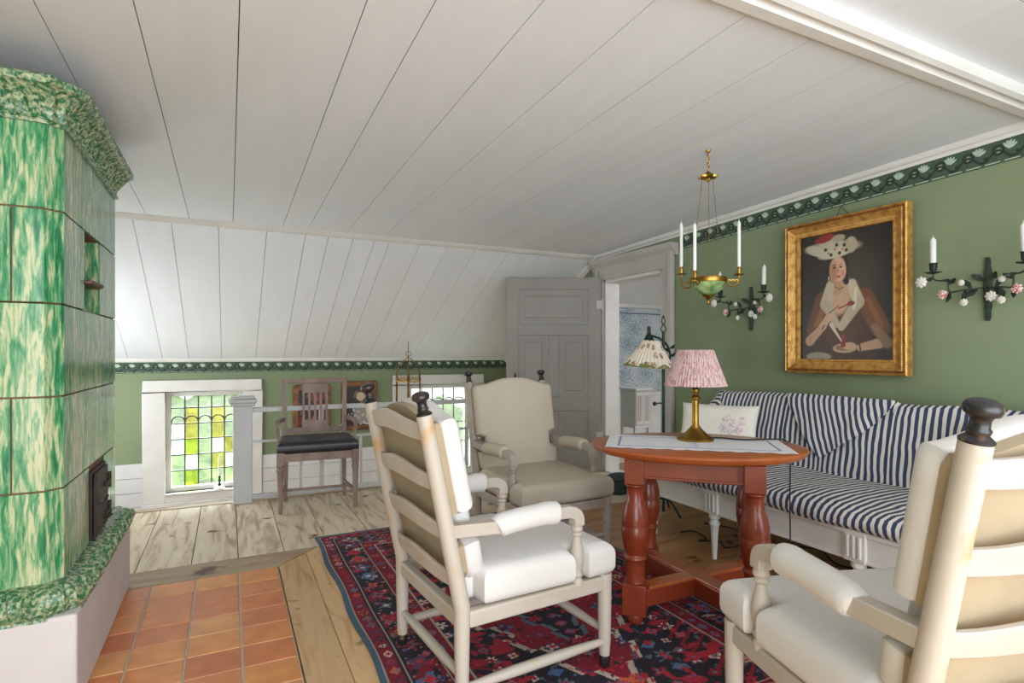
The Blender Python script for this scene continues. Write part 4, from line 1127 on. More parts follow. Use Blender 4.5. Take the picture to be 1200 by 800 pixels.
# local: front at -y
wF, wB, yF, yB = .27, .225, -.19, .19
W_ = M['chairbrown']
for sx in (-1, 1):
    bm = B(); abox(bm, sx*wF-.026, sx*wF+.026, yF-.026, yF+.026, .36, .455)
    lathe(bm, [(.0,0),(.013,0),(.016,.02),(.021,.22),(.024,.31),(.029,.318),(.029,.33),(.021,.338),(.027,.35),(.027,.362),(.0,.362)], (sx*wF,yF,0), 20); obj('front_leg', bm, W_, t, bevel=.002)
    bm = B(); tube(bm, [(sx*(wB+.005),yB+.03,0),(sx*wB,yB,.25),(sx*wB,yB,.45),(sx*(wB+.008),yB+.04,.70),(sx*(wB+.015),yB+.08,.965)], [.019,.023,.024,.022,.020], 4, square=True); obj('back_post', bm, W_, t)
    bm = B(); tube(bm, [(sx*wF,yF,.13),(sx*wB,yB,.13)], .014, 4, square=True); obj('stretcher', bm, W_, t)
    bm = B(); tube(bm, spline([(sx*(wB+.012),yB+.035,.66),(sx*(wF+.015),.05,.655),(sx*(wF+.02),-.07,.64)], 4), .020, 4, square=True)
    a2 = obj('armrest', bm, W_, t)
    bm = B(); tube(bm, spline([(sx*(wF+.02),-.06,.635),(sx*(wF+.012),-.04,.55),(sx*wF,-.07,.45),(sx*wF,-.07,.40)], 4), .017, 4, square=True); obj('arm_support', bm, W_, t)
    bm = B(); abox(bm, sx*wF-.016 if sx>0 else -wF-.016, sx*wF+.016 if sx>0 else -wF+.016, yF, yB, .385, .445); obj('side_rail', bm, W_, t, smooth=False)
bm = B(); tube(bm, [(-wF+.02,0,.13),(wF-.02,0,.13)], .013, 4, square=True); obj('stretcher', bm, W_, t)
bm = B(); abox(bm, -wF, wF, yF-.018, yF+.018, .385, .445); abox(bm, -wF+.03, wF-.03, yF-.021, yF-.017, .398, .43); obj('front_rail', bm, W_, t, smooth=False, bevel=.003)
bm = B(); abox(bm, -wB, wB, yB-.015, yB+.015, .385, .445); obj('rear_rail', bm, W_, t, smooth=False)
bm = B(); abox(bm, -wB-.035, wB+.035, yB+.062, yB+.10, .945, .985); obj('crest_rail', bm, W_, t, smooth=False, bevel=.006)
bm = B(); abox(bm, -wB, wB, yB+.012, yB+.042, .54, .585); obj('lower_back_rail', bm, W_, t, smooth=False, bevel=.004)
def bt(z): return yB+.027+(z-.56)*.14
bm = B()
def bbar(x0, x1, z0, z1, th=.008):
    vs = [bm.verts.new(p) for p in ((x0,bt(z0)-th,z0),(x1,bt(z0)-th,z0),(x1,bt(z1)-th,z1),(x0,bt(z1)-th,z1),(x0,bt(z0)+th,z0),(x1,bt(z0)+th,z0),(x1,bt(z1)+th,z1),(x0,bt(z1)+th,z1))]
    for q in ((0,3,2,1),(4,5,6,7),(0,1,5,4),(1,2,6,5),(2,3,7,6),(3,0,4,7)): bm.faces.new([vs[i] for i in q])
bbar(-.10,.10,.585,.64); bbar(-.10,.10,.885,.955)
for x in (-.09,-.045,0,.045,.09): bbar(x-.0085, x+.0085, .64, .885)
for x in (-.0675,-.0225,.0225,.0675):
    bbar(x-.016, x+.016, .865, .885)
obj('splat', bm, W_, t, smooth=False)
poly = resample([(-wF-.025,yF-.03),(wF+.025,yF-.03),(wF+.01,yB-.015),(-wF-.01,yB-.015)], .03)
puff('seat_cushion', poly, .085, M['black_leather'], t, lambda u, v, h: (u, v, .44+h+(.025*max(0, 1-max(abs(u)/.3, abs(v)/.22)**2) if h > .05 else 0)), .032)

# ------------------------------------------------------------------ pictures on the low wall
def small_picture(x0, x1, z0, z1, label, colfn, name='framed_picture'):
    t = thing(name, label, 'picture', ((x0+x1)/2, YK-.004, z0))
    w = (x1-x0)/2; h = z1-z0; f = .055
    bm = B()
    for a in ((-w,-w+f,0,h),(w-f,w,0,h),(-w+f,w-f,h-f,h),(-w+f,w-f,0,f)): abox(bm, a[0], a[1], -.03, 0, a[2], a[3])
    obj('frame', bm, M['copperframe'], t, smooth=False, bevel=.008)
    colgrid('canvas', 60, 70, lambda U, V: np.stack([-w+f*.8+(2*w-1.6*f)*U, np.full_like(U,-.012), f*.8+(h-1.6*f)*V], 1), colfn, M['painting'], t, thick=.003, smooth=False)
M['copperframe'] = mat('burnished_brown_frame', S(150,96,52), S(96,60,44), 16, .4, metal=.2)
def pc1(U, V):
    col = np.tile(lin((66,50,46)), (len(U),1)); col[(V > .55)] = lin((52,44,44)); col[(vnoise(U*9,V*9,2) > .6)] = lin((122,62,40)); col[(vnoise(U*14,V*11,9) > .8)] = lin((170,120,80)); return col
def pc2(U, V):
    col = np.tile(lin((58,50,50)), (len(U),1)); r = np.hypot(U-.62, (V-.28)*1.2); col[r < .3] = lin((150,146,140)); r = np.hypot(U-.55, (V-.72)*1.3); col[r < .14] = lin((196,180,150)); col[(r < .24) & (r > .14) & (vnoise(U*12,V*12,5) > .5)] = lin((120,100,76)); col[(vnoise(U*20,V*20,6) > .75) & (V < .5)] = lin((206,204,200)); return col
small_picture(.66, 1.08, .28, .82, 'small dark reddish painting on the low wall behind the slatted chair back', pc1)
small_picture(1.20, 1.63, .27, .85, 'small brown-framed still life on the low wall right of the chair back', pc2)

# brass lantern hanging from the slope
lxn, lyn = 1.90, 6.55
t = thing('hanging_lantern', 'slim brass lantern with crown edge hanging before the low wall between picture and window', 'lantern', (lxn, lyn, .45))
zt = zc(lyn)-.45
bm = B(); tube(bm, [(0,0,.70),(0,0,zt)], .004, 6); 
pts = [(.03*math.cos(a), 0, .735-.0+.03*math.sin(a)) for a in [2*PI*k/16 for k in range(17)]]; tube(bm, pts, .004, 6); obj('hook', bm, M['brass'], t)
bm = B()
for k in range(6):
    a = 2*PI*k/6+.2; x, y = .155*math.cos(a), .155*math.sin(a)
    tube(bm, [(x,y,0),(x,y,.50)], .0065, 6)
    tube(bm, spline([(x,y,.50),(x*.8,y*.8,.60),(x*.35,y*.35,.66),(0,0,.70)], 5), .004, 6)
    b_ = 2*PI*(k+1)/6+.2; x2, y2 = .155*math.cos(b_), .155*math.sin(b_)
    tube(bm, [(x,y,.42),((x+x2)/2,(y+y2)/2,.405),(x2,y2,.42)], .005, 6)
    for q in range(4):
        u = (q+.5)/4; px_, py_ = x+(x2-x)*u, y+(y2-y)*u
        tube(bm, [(px_-.012,py_,.425),(px_,py_,.475),(px_+.012,py_,.425)], .0045, 6)
    tube(bm, [(x,y,.02),(x2,y2,.02)], .007, 6)
obj('frame', bm, M['brass'], t)
bm = B(); lathe(bm, [(.0,0),(.15,0),(.155,.012),(.0,.02)], n=6); obj('base', bm, M['brass'], t)
for k in range(3):
    a = 2*PI*k/3; bm = B(); lathe(bm, [(.0,.02),(.012,.02),(.012,.16),(.003,.17),(.0,.17)], (.06*math.cos(a), .06*math.sin(a), 0), 12); obj('candle', bm, M['candle'], t)

# candlestick on window sill
t = thing('candlestick', 'small white candlestick with a thin candle on the sill of the coloured glass window', 'candlestick', (-.09, YK-.0, -.29))
bm = B(); lathe(bm, [(.0,0),(.055,0),(.05,.012),(.02,.03),(.0,.03)], n=20); obj('foot', bm, M['candle'], t)
bm = B(); lathe(bm, [(.0,.03),(.012,.03),(.018,.05),(.009,.07),(.016,.09),(.008,.11),(.017,.14),(.0,.14)], n=16); obj('stem', bm, M['darkiron'], t)
bm = B(); lathe(bm, [(.0,.14),(.011,.14),(.010,.36),(.003,.375),(.0,.376)], n=12); obj('candle', bm, M['candle'], t)

# ------------------------------------------------------------------ portrait in gilt frame
PY0, PY1, PZ0, PZ1 = 1.815, 2.58, 1.07, 2.035
t = thing('framed_portrait', 'large gilt-framed portrait of a woman in a white hat above the sofa', 'painting', (XW-.02, (PY0+PY1)/2, PZ0))
hw = (PY1-PY0)/2; hh = PZ1-PZ0
# frame profile swept round rectangle; local: y along wall (+y to the left in view), z up, x out (-)
fprof = [(0,0),(0,-.052),(.008,-.058),(.014,-.050),(.022,-.050),(.028,-.060),(.038,-.052),(.062,-.034),(.074,-.030),(.078,-.036),(.086,-.034),(.09,-.022),(.09,0)]
bm = B(); cor = [(-hw,0),(hw,0),(hw,hh),(-hw,hh)]; R = []
for (y, z) in cor:
    sy2 = 1 if y < 0 else -1; sz2 = 1 if z == 0 else -1
    R.append([bm.verts.new((d2, y+sy2*o2, z+sz2*o2)) for o2, d2 in fprof])
for i in range(4):
    a, b = R[i], R[(i+1)%4]
    for k in range(len(fprof)-1): bm.faces.new((a[k], a[k+1], b[k+1], b[k]))
obj('frame', bm, M['gilt'], t, smooth=False)
bm = B()
def beads(o2, d2, r, step):
    for i in range(4):
        a, b = cor[i], cor[(i+1)%4]
        A = Vector((a[0]+(o2 if a[0] < 0 else -o2), a[1]+(o2 if a[1] == 0 else -o2))); Bv = Vector((b[0]+(o2 if b[0] < 0 else -o2), b[1]+(o2 if b[1] == 0 else -o2)))
        n = int((Bv-A).length/step)
        for k in range(n):
            p_ = A+(Bv-A)*(k+.5)/n; m_ = Matrix.Translation((d2, p_.x, p_.y)) @ Matrix.Diagonal((r, r, r, 1)); bmesh.ops.create_icosphere(bm, subdivisions=1, radius=1, matrix=m_)
beads(.018,-.052,.0055,.013)
me = bpy.data.meshes.new('beading'); bm.to_mesh(me); bm.free(); link('beading', me, M['giltdark'], t, True)
def portrait(U, V):
    # U: 0 = left in view .. 1 right ; V 0 bottom .. 1 top
    x = U; y = V
    col = np.tile(lin((44,38,34)), (len(U),1))
    bgn = np.exp(-(((x-.62)/.28)**2+((y-.62)/.25)**2)); col = col+bgn[:, None]*(lin((88,84,68))-lin((44,38,34)))*.7
    def blend(mask, c): 
        mk = np.clip(mask, 0, 1)[:, None]; return col*(1-mk)+lin(c)*mk
    def ell(cx, cy, rx, ry, rot=0, soft=.22):
        c, s_ = math.cos(rot), math.sin(rot); dx = (x-cx); dy = (y-cy)*1.28
        u = (dx*c+dy*s_)/rx; v = (-dx*s_+dy*c)/(ry*1.28); r = np.sqrt(u*u+v*v); return np.clip((1-r)/soft+.5, 0, 1)
    def seg(x0, y0, x1, y1, r0, r1, soft=.28):
        dx, dy = x1-x0, (y1-y0)*1.28; L2 = dx*dx+dy*dy; tt = np.clip(((x-x0)*dx+(y-y0)*1.28*dy)/L2, 0, 1)
        d = np.hypot(x-x0-dx*tt, (y-y0)*1.28-dy*tt); r = r0+(r1-r0)*tt; return np.clip((1-d/r)/soft+.5, 0, 1)
    # dress body and sleeves
    col = blend(ell(.47,.14,.33,.34,0,.4), (74,46,32)); col = blend(ell(.47,.36,.23,.24,0,.4), (92,56,34))
    col = blend(seg(.27,.47,.17,.24,.09,.085), (116,72,40)); col = blend(seg(.70,.47,.86,.24,.095,.09), (126,80,44))
    col = blend(seg(.30,.45,.20,.28,.03,.03,.6), (156,104,60)); col = blend(seg(.74,.45,.86,.26,.025,.03,.6), (150,100,58))
    # neck and chest
    col = blend(ell(.44,.52,.13,.17), (212,178,148)); col = blend(seg(.42,.66,.42,.56,.062,.07), (198,160,130))
    # fichu
    col = blend(seg(.35,.58,.30,.44,.045,.06), (206,196,172)); col = blend(seg(.30,.44,.42,.28,.055,.035), (196,186,162))
    col = blend(seg(.58,.58,.64,.44,.045,.062), (214,204,180)); col = blend(seg(.64,.44,.47,.26,.06,.04), (200,190,166))
    col = blend(seg(.62,.54,.60,.40,.015,.02,.5), (236,228,206))
    # hair
    col = blend(ell(.42,.72,.125,.115), (52,36,28)); col = blend(seg(.50,.66,.52,.6,.04,.03), (52,36,28))
    # face
    col = blend(ell(.43,.70,.085,.10), (224,186,158)); col = blend(ell(.465,.68,.05,.06,0,.6), (232,190,164)); col = blend(ell(.39,.68,.04,.08,0,.8), (190,146,120))
    for ex in (.395, .465):
        col = blend(ell(ex,.717,.017,.0075,0,.4), (70,50,42)); col = blend(seg(ex-.018,.735,ex+.018,.738,.004,.004,.5), (96,66,50))
    col = blend(seg(.437,.715,.441,.685,.006,.009,.6), (196,148,122)); col = blend(ell(.44,.645,.022,.009,0,.4), (180,72,66)); col = blend(ell(.48,.672,.022,.02,0,.9), (222,150,132)); 
    col = blend(ell(.335,.64,.007,.014,0,.3), (214,206,190))
    # hat
    col = blend(ell(.37,.875,.30,.052,-.05), (172,166,146)); col = blend(ell(.2,.865,.13,.038,-.35), (206,202,182)); col = blend(ell(.42,.835,.2,.042,.12), (212,208,188)); col = blend(ell(.57,.875,.06,.06), (190,182,160))
    col = blend(ell(.36,.905,.13,.045,-.1), (200,196,176)); col = blend(ell(.29,.955,.11,.032,.15), (150,52,40)); col = blend(ell(.44,.94,.07,.028), (178,170,150))
    for (a, b) in ((.30,.865),(.36,.82),(.45,.825),(.52,.84),(.42,.89),(.50,.88)): col = blend(ell(a,b,.018,.014), (70,66,44))
    for (a, b) in ((.33,.835),(.48,.85),(.4,.86)): col = blend(ell(a,b,.014,.011), (188,140,110))
    # forearms and hands
    col = blend(seg(.12,.155,.25,.25,.05,.036), (208,170,140)); col = blend(seg(.27,.27,.32,.33,.042,.032), (216,180,150))
    for k in range(4): col = blend(seg(.30+.012*k,.34-.012*k,.36+.014*k,.375-.012*k,.011,.009,.4), (220,182,152))
    col = blend(seg(.26,.245,.285,.275,.006,.006,.5), (40,30,26)); 
    col = blend(seg(.85,.13,.66,.10,.048,.034), (206,166,136)); col = blend(ell(.55,.11,.075,.03), (214,176,146))
    for k in range(4): col = blend(seg(.52-.01*k,.125-.012*k,.44+.004*k,.12-.014*k,.012,.009,.4), (218,180,150))
    col = blend(seg(.655,.13,.665,.08,.007,.007,.5), (40,30,26))
    col = blend(ell(.50,.095,.12,.035), (196,176,140)) *1.0; col = blend(ell(.50,.10,.095,.024), (150,110,84)); col = blend(ell(.55,.105,.07,.022), (214,176,146))
    col = blend(seg(.49,.12,.49,.19,.024,.02), (150,34,30)); col = blend(seg(.36,.28,.47,.15,.02,.006), (222,214,192))
    col = blend(seg(.34,.37,.44,.42,.007,.006,.4), (150,110,74)); col = blend(seg(.44,.40,.55,.43,.007,.007,.4), (150,70,56)); col = blend(ell(.57,.432,.04,.018,.2), (146,60,46))
    col = blend(seg(.04,.20,.17,.17,.035,.05), (150,122,92)) if False else col
    col = blend(ell(.22,.03,.14,.035), (170,160,140)); col = blend(seg(.80,.25,.92,.13,.03,.05,.5), (150,122,84))
    col = blend(seg(.40,.57,.45,.545,.004,.004,.5), (120,60,44)); col = blend(seg(.45,.545,.49,.56,.004,.004,.5), (120,60,44))
    cr = .93+.14*vnoise(x*90, y*110, 3); vig = 1-.35*np.clip(1.15*np.abs(x-.45)+.3*(1-y), 0, 1); return (col*(cr*vig)[:, None])*np.array([.86,.80,.74])
# view from the room: left in view = larger y
colgrid('canvas', 230, 290, lambda U, V: np.stack([np.full_like(U,-.012), hw-.08-(2*hw-.16)*U, .08+(hh-.16)*V], 1), portrait, M['painting'], t, thick=.004, smooth=False)
bm = B(); tube(bm, [(.012,-.03,hh-.01),(.016,.04,hh+.075),(.012,.07,hh-.01)], .002, 6); obj('hanging_wire', bm, M['iron'], t)

# ------------------------------------------------------------------ flowered iron wall sconces
def flower(parent, x, y, z, r, m):
    bm = B()
    for ring_, n, rr, tz in ((0,8,1.0,0),(1,6,.66,.35),(2,4,.35,.6)):
        for k in range(n):
            a = 2*PI*k/n+ring_*.4
            mt = Matrix.Translation((x-r*tz*.6, y, z)) @ Matrix.Rotation(a, 4, 'X') @ Matrix.Translation((0,0,r*rr*.62)) @ Matrix.Diagonal((r*.22,r*.30*rr+.001,r*.40*rr+.001,1))
            bmesh.ops.create_icosphere(bm, subdivisions=1, radius=1, matrix=mt)
    bmesh.ops.create_icosphere(bm, subdivisions=1, radius=1, matrix=Matrix.Translation((x-r*.3,y,z)) @ Matrix.Diagonal((r*.3,r*.28,r*.28,1)))
    me = bpy.data.meshes.new('flower'); bm.to_mesh(me); bm.free(); return link('flower', me, m, parent, True)
def leaf(bm, p, d, L, w):
    p = Vector(p); d = Vector(d).normalized(); s_ = d.cross(Vector((1,0,0))).normalized(); n = s_.cross(d)
    pts = []
    for k in range(7):
        u = k/6; ww = w*math.sin(PI*min(1, u*.93+.05))*(1+.35*(k % 2)); q = p+d*L*u+n*.010*math.sin(PI*u)
        pts.append((q-s_*ww, q+n*.003, q+s_*ww, q-n*.002))
    V_ = [[bm.verts.new(c) for c in r] for r in pts]
    for a, b in zip(V_, V_[1:]):
        for k in range(4): bm.faces.new((a[k], a[(k+1)%4], b[(k+1)%4], b[k]))
    bm.faces.new(V_[0]); bm.faces.new(V_[-1])
def make_sconce(label):
    t = thing('wall_sconce', label, 'wall light')
    # local: x<0 into the room, y along wall (+y = left in view), z up, origin: wall at plate bottom
    bm = B(); pl_ = []
    for k in range(15):
        u = k/14; w = .008+.011*math.sin(PI*min(1, u+.02))+(.003 if k % 2 else 0); pl_.append((w, u*.315))
    for (w, z), (w2, z2) in zip(pl_, pl_[1:]):
        vs = [bm.verts.new(p) for p in ((0,-w,z),(0,w,z),(-.018,w*.5,z),(-.018,-w*.5,z),(0,-w2,z2),(0,w2,z2),(-.018,w2*.5,z2),(-.018,-w2*.5,z2))]
        for q in ((0,1,2,3),(4,7,6,5),(0,4,5,1),(1,5,6,2),(2,6,7,3),(3,7,4,0)): bm.faces.new([vs[i] for i in q])
    obj('backplate', bm, M['darkiron'], t)
    for sgn in (1, -1):
        bm = B()
        path_ = [(-.02,0,.165),(-.05,sgn*.04,.16),(-.07,sgn*.09,.155),(-.08,sgn*.125,.15),(-.083,sgn*.135,.165),(-.085,sgn*.137,.205),(-.09,sgn*.142,.212),(-.10,sgn*.165,.212),(-.11,sgn*.19,.222),(-.11,sgn*.192,.25)]
        tube(bm, spline(path_, 4), .0042, 7); 
        a = obj('arm', bm, M['darkiron'], t)
        cx2, cy2, cz2 = -.11, sgn*.192, .25
        bm = B(); lathe(bm, [(.0,0),(.012,0),(.034,.006),(.036,.010),(.014,.010),(.013,.016),(.017,.022),(.018,.05),(.022,.056),(.0,.056)], (cx2,cy2,cz2), 16, wave=lambda a_, r, z: .15*math.cos(5*a_) if r > .03 else 0); obj('candle_cup', bm, M['darkiron'], a)
        bm = B()
        for (p, d, L_, w) in (((-.05,sgn*.05,.16),(-.2,sgn*.5,.9),.06,.011),((-.06,sgn*.07,.157),(0,sgn*.3,-1),.06,.012),((-.08,sgn*.13,.15),(-.3,sgn*.2,-1),.055,.010),((-.085,sgn*.137,.19),(-.2,sgn*-.8,.6),.05,.010),((-.03,sgn*.03,.165),(-.4,sgn*.8,-.7),.07,.013),((-.10,sgn*.16,.213),(-.2,sgn*-.8,-.1),.05,.008),((-.02,sgn*.012,.2),(-.5,sgn*.8,.7),.06,.013),((-.11,sgn*.19,.235),(-.1,sgn*1,-.5),.045,.009)): leaf(bm, p, d, L_, w)
        obj('leaves', bm, M['darkiron'], a)
        for (x, y, z, r, m) in ((-.12,sgn*.245,.212,.030,M['porcelain']),(-.10,sgn*.155,.140,.024,M['pinkpetal']),(-.07,sgn*.085,.195,.016,M['porcelain']),(-.06,sgn*.078,.095,.019,M['porcelain']),(-.045,sgn*.03,.118,.026,M['porcelain'] if sgn < 0 else M['pinkpetal'])): 
            if sgn > 0 and abs(y-.03) < .001: continue
            flower(a, x, y, z, r, m)
            
    return t
SCX = XW; GC = 'white candles on the sconces'
def cand(label, loc, r, h, rot=(0,0,0), g=None):
    bm = B(); lathe(bm, [(.0,0),(r,0),(r,h-.012),(r*.5,h-.002),(r*.15,h+.004),(.0,h+.008)], n=14); lathe(bm, [(.0,h),(.0012,h),(.0012,h+.014),(.0,h+.014)], n=6)
    o = tag(obj('candle', bm, M['candle']), label, 'candle', g); o.location = loc; o.rotation_euler = rot; return o
s1 = make_sconce('dark iron wall sconce with porcelain flowers at the right edge, beside the gilt portrait'); s1.location = (SCX, 1.476, 1.36)
s2 = dup(s1); s2.location = (SCX, 2.91, 1.36); s1['group'] = s2['group'] = 'flowered wall sconces'; s2['label'] = 'dark iron wall sconce with porcelain flowers left of the portrait, behind the chandelier bowl'
for yy_, lbs in ((1.476, ('white candle on the left arm of the sconce at the right edge','white leaning candle on the right arm of the sconce at the right edge')), (2.91, ('white candle just behind the chandelier rim, on the far sconce','white candle on the right arm of the sconce between chandelier and portrait'))):
    cand(lbs[0], (SCX-.11, yy_+.192, 1.36+.268), .0135, .17, (0,0,0), GC); cand(lbs[1], (SCX-.11, yy_-.192, 1.36+.268), .0135, .17, (math.radians(-3 if yy_ < 2 else 2),0,0), GC)

# ------------------------------------------------------------------ chandelier
CX, CY = 2.262, 2.215
ztop = zc(CY)
t = thing('chandelier', 'small hanging brass chandelier with a green bowl and three candle arms', 'chandelier', (CX, CY, 1.4)); z_ = lambda v: v-1.4
bm = B(); lathe(bm, [(.0,z_(1.498)),(.02,z_(1.50)),(.055,z_(1.518)),(.08,z_(1.545)),(.088,z_(1.57)),(.084,z_(1.572)),(.0,z_(1.56))], n=32); obj('bowl', bm, M['greendish'], t)
bm = B(); lathe(bm, [(.082,z_(1.566)),(.092,z_(1.568)),(.095,z_(1.58)),(.092,z_(1.594)),(.085,z_(1.594)),(.082,z_(1.566))], n=40); rim = obj('rim', bm, M['brass'], t)
bm = B(); lathe(bm, [(.0,z_(1.45)),(.006,z_(1.455)),(.010,z_(1.468)),(.005,z_(1.478)),(.012,z_(1.486)),(.03,z_(1.497)),(.034,z_(1.504)),(.0,z_(1.506))], n=20); obj('bottom_finial', bm, M['brass'], t)
bm = B(); lathe(bm, [(.0,z_(2.10)),(.008,z_(2.10)),(.014,z_(2.115)),(.042,z_(2.12)),(.045,z_(2.13)),(.020,z_(2.136)),(.012,z_(2.15)),(.0,z_(2.155))], n=24, wave=lambda a, r, z: .18*math.cos(6*a) if r > .04 else 0); obj('top_crown', bm, M['brass'], t)
# suspension chain of links
bm = B(); z = 2.155; k = 0
while z < ztop-.012:
    pts = []
    for i in range(13):
        a = 2*PI*i/12; u = .007*math.cos(a); v = .0135*math.sin(a); pts.append(((u if k % 2 else 0), (0 if k % 2 else u), z_(z)+.012+v))
    tube(bm, pts, .0022, 6, caps=False); z += .021; k += 1
obj('chain', bm, M['brass'], t)
bm = B(); lathe(bm, [(.0,z_(ztop)-.014),(.008,z_(ztop)-.012),(.014,z_(ztop)-.002),(.014,z_(ztop)),(.0,z_(ztop))], n=16); obj('ceiling_hook', bm, M['brass'], t)
vr = Vector((math.cos(-.4632), math.sin(-.4632)))   # along the room's diagonal
base_a = math.atan2(vr.y, vr.x)
arms = [(-.15, 1.625), (3.95, 1.592), (2.35, 1.645)]
for i, (da, zb_) in enumerate(arms):
    a = base_a+da; dx, dy = math.cos(a), math.sin(a)
    bm = B()
    pts = [(.088*dx,.088*dy,z_(1.58)),(.105*dx,.105*dy,z_(1.555)),(.13*dx,.13*dy,z_(1.55)),(.15*dx,.15*dy,z_(1.565)),(.155*dx,.155*dy,z_(zb_)-.03)]
    tube(bm, spline(pts, 5), .0042, 7)
    for q in range(3):
        cc = Vector((.11+.018*q)*1 if False else (0,0,0)) if False else None
        r0 = .105+.018*q; sp_ = [(r0*dx+.009*math.cos(w_)*dx*(1-w_/9), r0*dy+.009*math.cos(w_)*dy*(1-w_/9), z_(1.574)+.011*math.sin(w_)*(1-w_/9)) for w_ in [k*.7 for k in range(11)]]
        tube(bm, sp_, .0026, 6)
    arm_ = obj('arm', bm, M['brass'], t)
    bm = B(); lathe(bm, [(.0,-.03),(.006,-.03),(.006,-.022),(.026,-.018),(.028,-.014),(.01,-.012),(.0105,.018),(.013,.022),(.0,.022)], (.155*dx,.155*dy,z_(zb_)), 18); obj('candle_cup', bm, M['brass'], arm_)
    cand(['tall white candle on the right arm of the chandelier','white candle on the middle arm of the chandelier, nearest the camera','white candle on the left arm of the chandelier'][i] , (CX+.155*dx, CY+.155*dy, zb_+.022), .0085, .24, (0,0,0), 'white candles on the chandelier')
    # long chain to rim, just beside the arm
    bm = B(); a2 = a+.5; p0 = Vector((.030*math.cos(a2), .030*math.sin(a2), z_(2.12))); p1 = Vector((.09*math.cos(a2), .09*math.sin(a2), z_(1.59)))
    tube(bm, [p0, p1], .0012, 5)
    for k in range(1, 27):
        c = p0+(p1-p0)*k/27; bmesh.ops.create_icosphere(bm, subdivisions=1, radius=1, matrix=Matrix.Translation(c) @ Matrix.Diagonal((.0024,.0024,.0065 if k % 3 else .009,1)))
    obj('hanging_chain', bm, M['brass'], t)

# ------------------------------------------------------------------ floor lamp by the doorway
t = thing('floor_lamp', 'dark iron floor lamp with a white floral shade standing before the doorway beside the sofa', 'lamp', (2.89, 3.27, 0))
bm = B(); tube(bm, [(0,0,.02),(0,0,1.36)], .011, 10)
for k in (0, 1):
    tube(bm, spline([(0,0,1.34),(.018*(1-2*k),-.009*(1-2*k),1.375),(.006*(1-2*k),0,1.405),(.016*(2*k-1),0,1.43),(0,0,1.475)], 5), .0045, 6)
obj('pole', bm, M['bottlegreen'], t)
for k in range(3):
    a = 2*PI*k/3+.6; bm = B(); tube(bm, spline([(0,0,.12),(.08*math.cos(a),.08*math.sin(a),.10),(.17*math.cos(a),.17*math.sin(a),.012)], 5), .008, 8); obj('foot', bm, M['bottlegreen'], t)
r_ = Vector((.8947,-.4465,0)); fwd = Vector((.4465,.8947,0))
sc_ = -.115*r_-.03*fwd
bm = B(); tube(bm, spline([(0,0,1.10),(.05*r_.x,.05*r_.y,1.16),(.03*r_.x,.03*r_.y,1.25),(-.03*r_.x,-.03*r_.y,1.305),(sc_.x,sc_.y,1.33)], 6), .008, 8)
for k in range(4): leaf(bm, (.045*r_.x,.045*r_.y,1.14+.03*k), (r_.x*(1 if k%2 else -1), r_.y*(1 if k%2 else -1), .8), .05, .013)
tube(bm, [(0,0,.82),(-.03*r_.x,-.03*r_.y,.825),(-.06*r_.x,-.06*r_.y,.82)], .006, 6)
bmesh.ops.create_icosphere(bm, subdivisions=2, radius=.016, matrix=Matrix.Translation((-.065*r_.x,-.065*r_.y,.82)))
obj('arm', bm, M['bottlegreen'], t)
bm = B(); lathe(bm, [(.0,1.28),(.03,1.285),(.036,1.30),(.02,1.33),(.014,1.345),(.014,1.39),(.0,1.395)], (sc_.x,sc_.y,0), 16); obj('socket', bm, M['bottlegreen'], t)
def fcol(U, V):
    pl2 = (np.sin(U*2*PI*36) > .3)
    col = np.tile(lin((238,228,210)), (len(U),1)); col[pl2] = lin((226,212,192))
    a, b = U*14, V*3.2; ci, cj = np.floor(a), np.floor(b); fx, fy = a-ci-.5+(hsh(ci,cj,3)-.5)*.5, b-cj-.5+(hsh(ci,cj,4)-.5)*.4
    r = np.hypot(fx, fy); on = hsh(ci,cj,1) > .45; n = vnoise(U*150, V*26, 3)
    col[on & (r < .32) & (n > .5)] = lin((160,104,84)); col[on & (r < .36) & (n < .25)] = lin((110,120,76))
    col[(V < .10+.07*np.sin(U*44)) & (vnoise(U*80, V*20, 8) > .25)] = lin((120,124,66)); return col
shd = shade('lamp_shade', .185, .055, 0, .20, t, fcol, M['floral'], .003, 36, .0)
shd.location = (sc_.x, sc_.y, 1.09); shd.rotation_euler = (math.radians(3),math.radians(4),0)
# dark teal cushion on the floor before doorway
t2 = thing('floor_cushion', 'low dark teal rounded cushion lying on the floor at the doorway', 'cushion', (3.02, 3.98, 0), .3)
bm = B(); lathe(bm, [(.0,0),(.13,.0),(.165,.03),(.17,.08),(.15,.125),(.09,.150),(.0,.158)], n=28, sx=1.0, sy=.75); obj('body', bm, M['teal'], t2)
bm = B(); tube(bm, [(.158*math.cos(a),.119*math.sin(a),.118) for a in [2*PI*k/32 for k in range(33)]], .005, 6); obj('piping', bm, M['black'], t2)

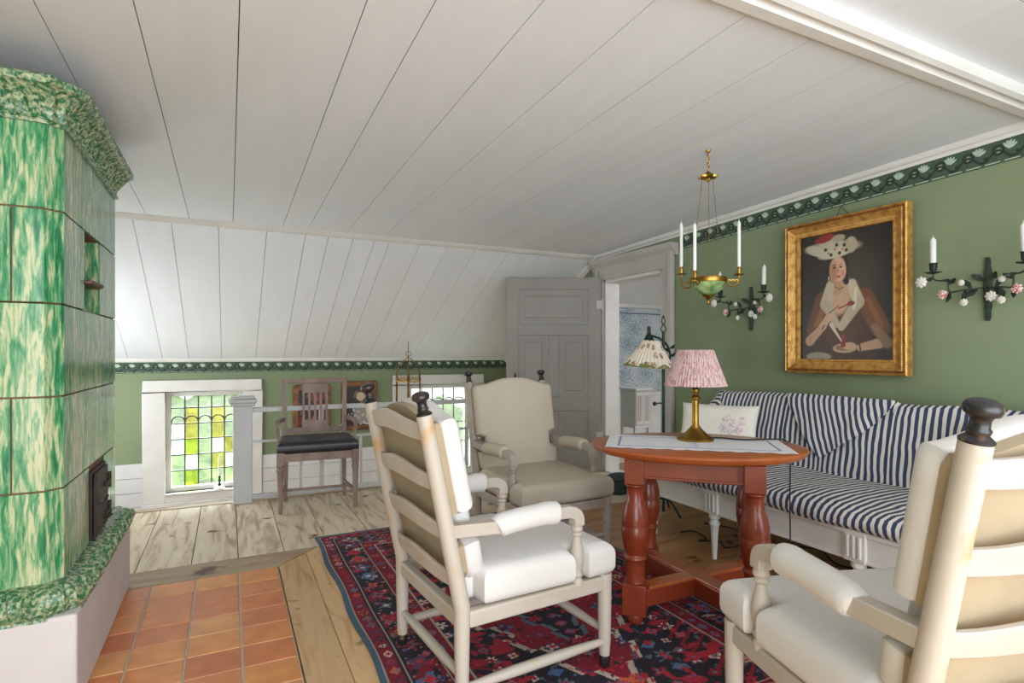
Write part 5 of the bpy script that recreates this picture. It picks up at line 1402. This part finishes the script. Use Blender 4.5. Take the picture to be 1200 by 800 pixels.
# ------------------------------------------------------------------ garden beyond the windows
bm = B(); abox(bm, -6, 12, YK+.6, 30, -3.2, -3.1)
o = obj('lawn', bm, M['grass'], smooth=False); struct(o)
rnd = random.Random(5)
for i, (x, y, r, h) in enumerate(((-.7,11.6,1.55,.3),(2.0,15.2,1.4,.3),(4.3,11.4,1.5,.0),(8.6,15,1.8,.6))):
    t = thing('garden_bush', 'light green leafy bush outside, seen blurred through the leaded window glass', 'bush', (x, y, -3.1), group='bushes outside the windows')
    bm = B(); bmesh.ops.create_icosphere(bm, subdivisions=4, radius=1)
    for v in bm.verts:
        n = v.co.normalized(); k = 1+.18*math.sin(n.x*9+i)*math.sin(n.y*8)+.10*math.sin(n.z*17+n.x*13)
        v.co = Vector((n.x*r*k, n.y*r*k, 1.6+h+n.z*r*1.05*k))
    obj('foliage', bm, M['foliage'], t)
    bm = B(); tube(bm, [(0,0,0),(.05,0,.8),(0,.05,1.6+h)], [.12,.09,.06], 10); obj('trunk', bm, M['bark'], t)

# ------------------------------------------------------------------ camera
cam = bpy.data.cameras.new('camera'); co = bpy.data.objects.new('camera', cam); C.objects.link(co)
co.location = (0,0,1.2); yaw = math.atan2(332, 665); co.rotation_euler = (PI/2, 0, -yaw)
cam.sensor_width = 36; cam.lens = 665/1200*36; cam.shift_y = (413-400)/1200*1.0; cam.shift_x = 0; cam.clip_start = .05
scn.camera = co

# ------------------------------------------------------------------ light
w = bpy.data.worlds.new('sky'); scn.world = w; w.use_nodes = True; nt = w.node_tree; nt.nodes.clear()
out = nt.nodes.new('ShaderNodeOutputWorld'); bg = nt.nodes.new('ShaderNodeBackground'); nt.links.new(bg.outputs[0], out.inputs[0])
bg.inputs[0].default_value = (.86,.93,1,1); bg.inputs[1].default_value = 1.0
def area(name, loc, rot, sx, sy, power, col=(1,1,1)):
    l = bpy.data.lights.new(name, 'AREA'); l.shape = 'RECTANGLE'; l.size = sx; l.size_y = sy; l.energy = power; l.color = col
    o = bpy.data.objects.new(name, l); C.objects.link(o); o.location = loc; o.rotation_euler = rot; return o
# daylight falling through the windows of the low wall, from the open sky outside
for x_ in (-.23, 2.45): area('window_daylight', (x_, YK+1.5, 1.9), (math.radians(-45),0,0), 1.6, 1.6, 470, (.93,.965,1))
# added fill lamp brightening the far half; the left wall has no window
area('stair_fill_light', (XL+.06, 5.75, .75), (0,math.radians(-90),0), 1.5, 1.7, 22, (.95,.98,1))
# added broad fill lamp behind the camera, unseen, at the open near end
area('near_fill_light', (.4, YN-.3, 1.3), (math.radians(90),0,0), 4.2, 2.2, 74, (.88,.945,1))
area('adjoining_room_daylight', (5.6, 3.2, 2.3), (0,0,0), 1.2, 2.0, 22, (1,.99,.97))
sun = bpy.data.lights.new('sun', 'SUN'); sun.energy = 1.7; sun.angle = math.radians(2); so = bpy.data.objects.new('sun', sun); C.objects.link(so)
so.rotation_euler = (math.radians(50), 0, math.radians(20))

scn.view_settings.view_transform = 'Standard'; scn.view_settings.look = 'None'; scn.view_settings.gamma = 1
scn.view_settings.use_curve_mapping = False; scn.view_settings.exposure = .98
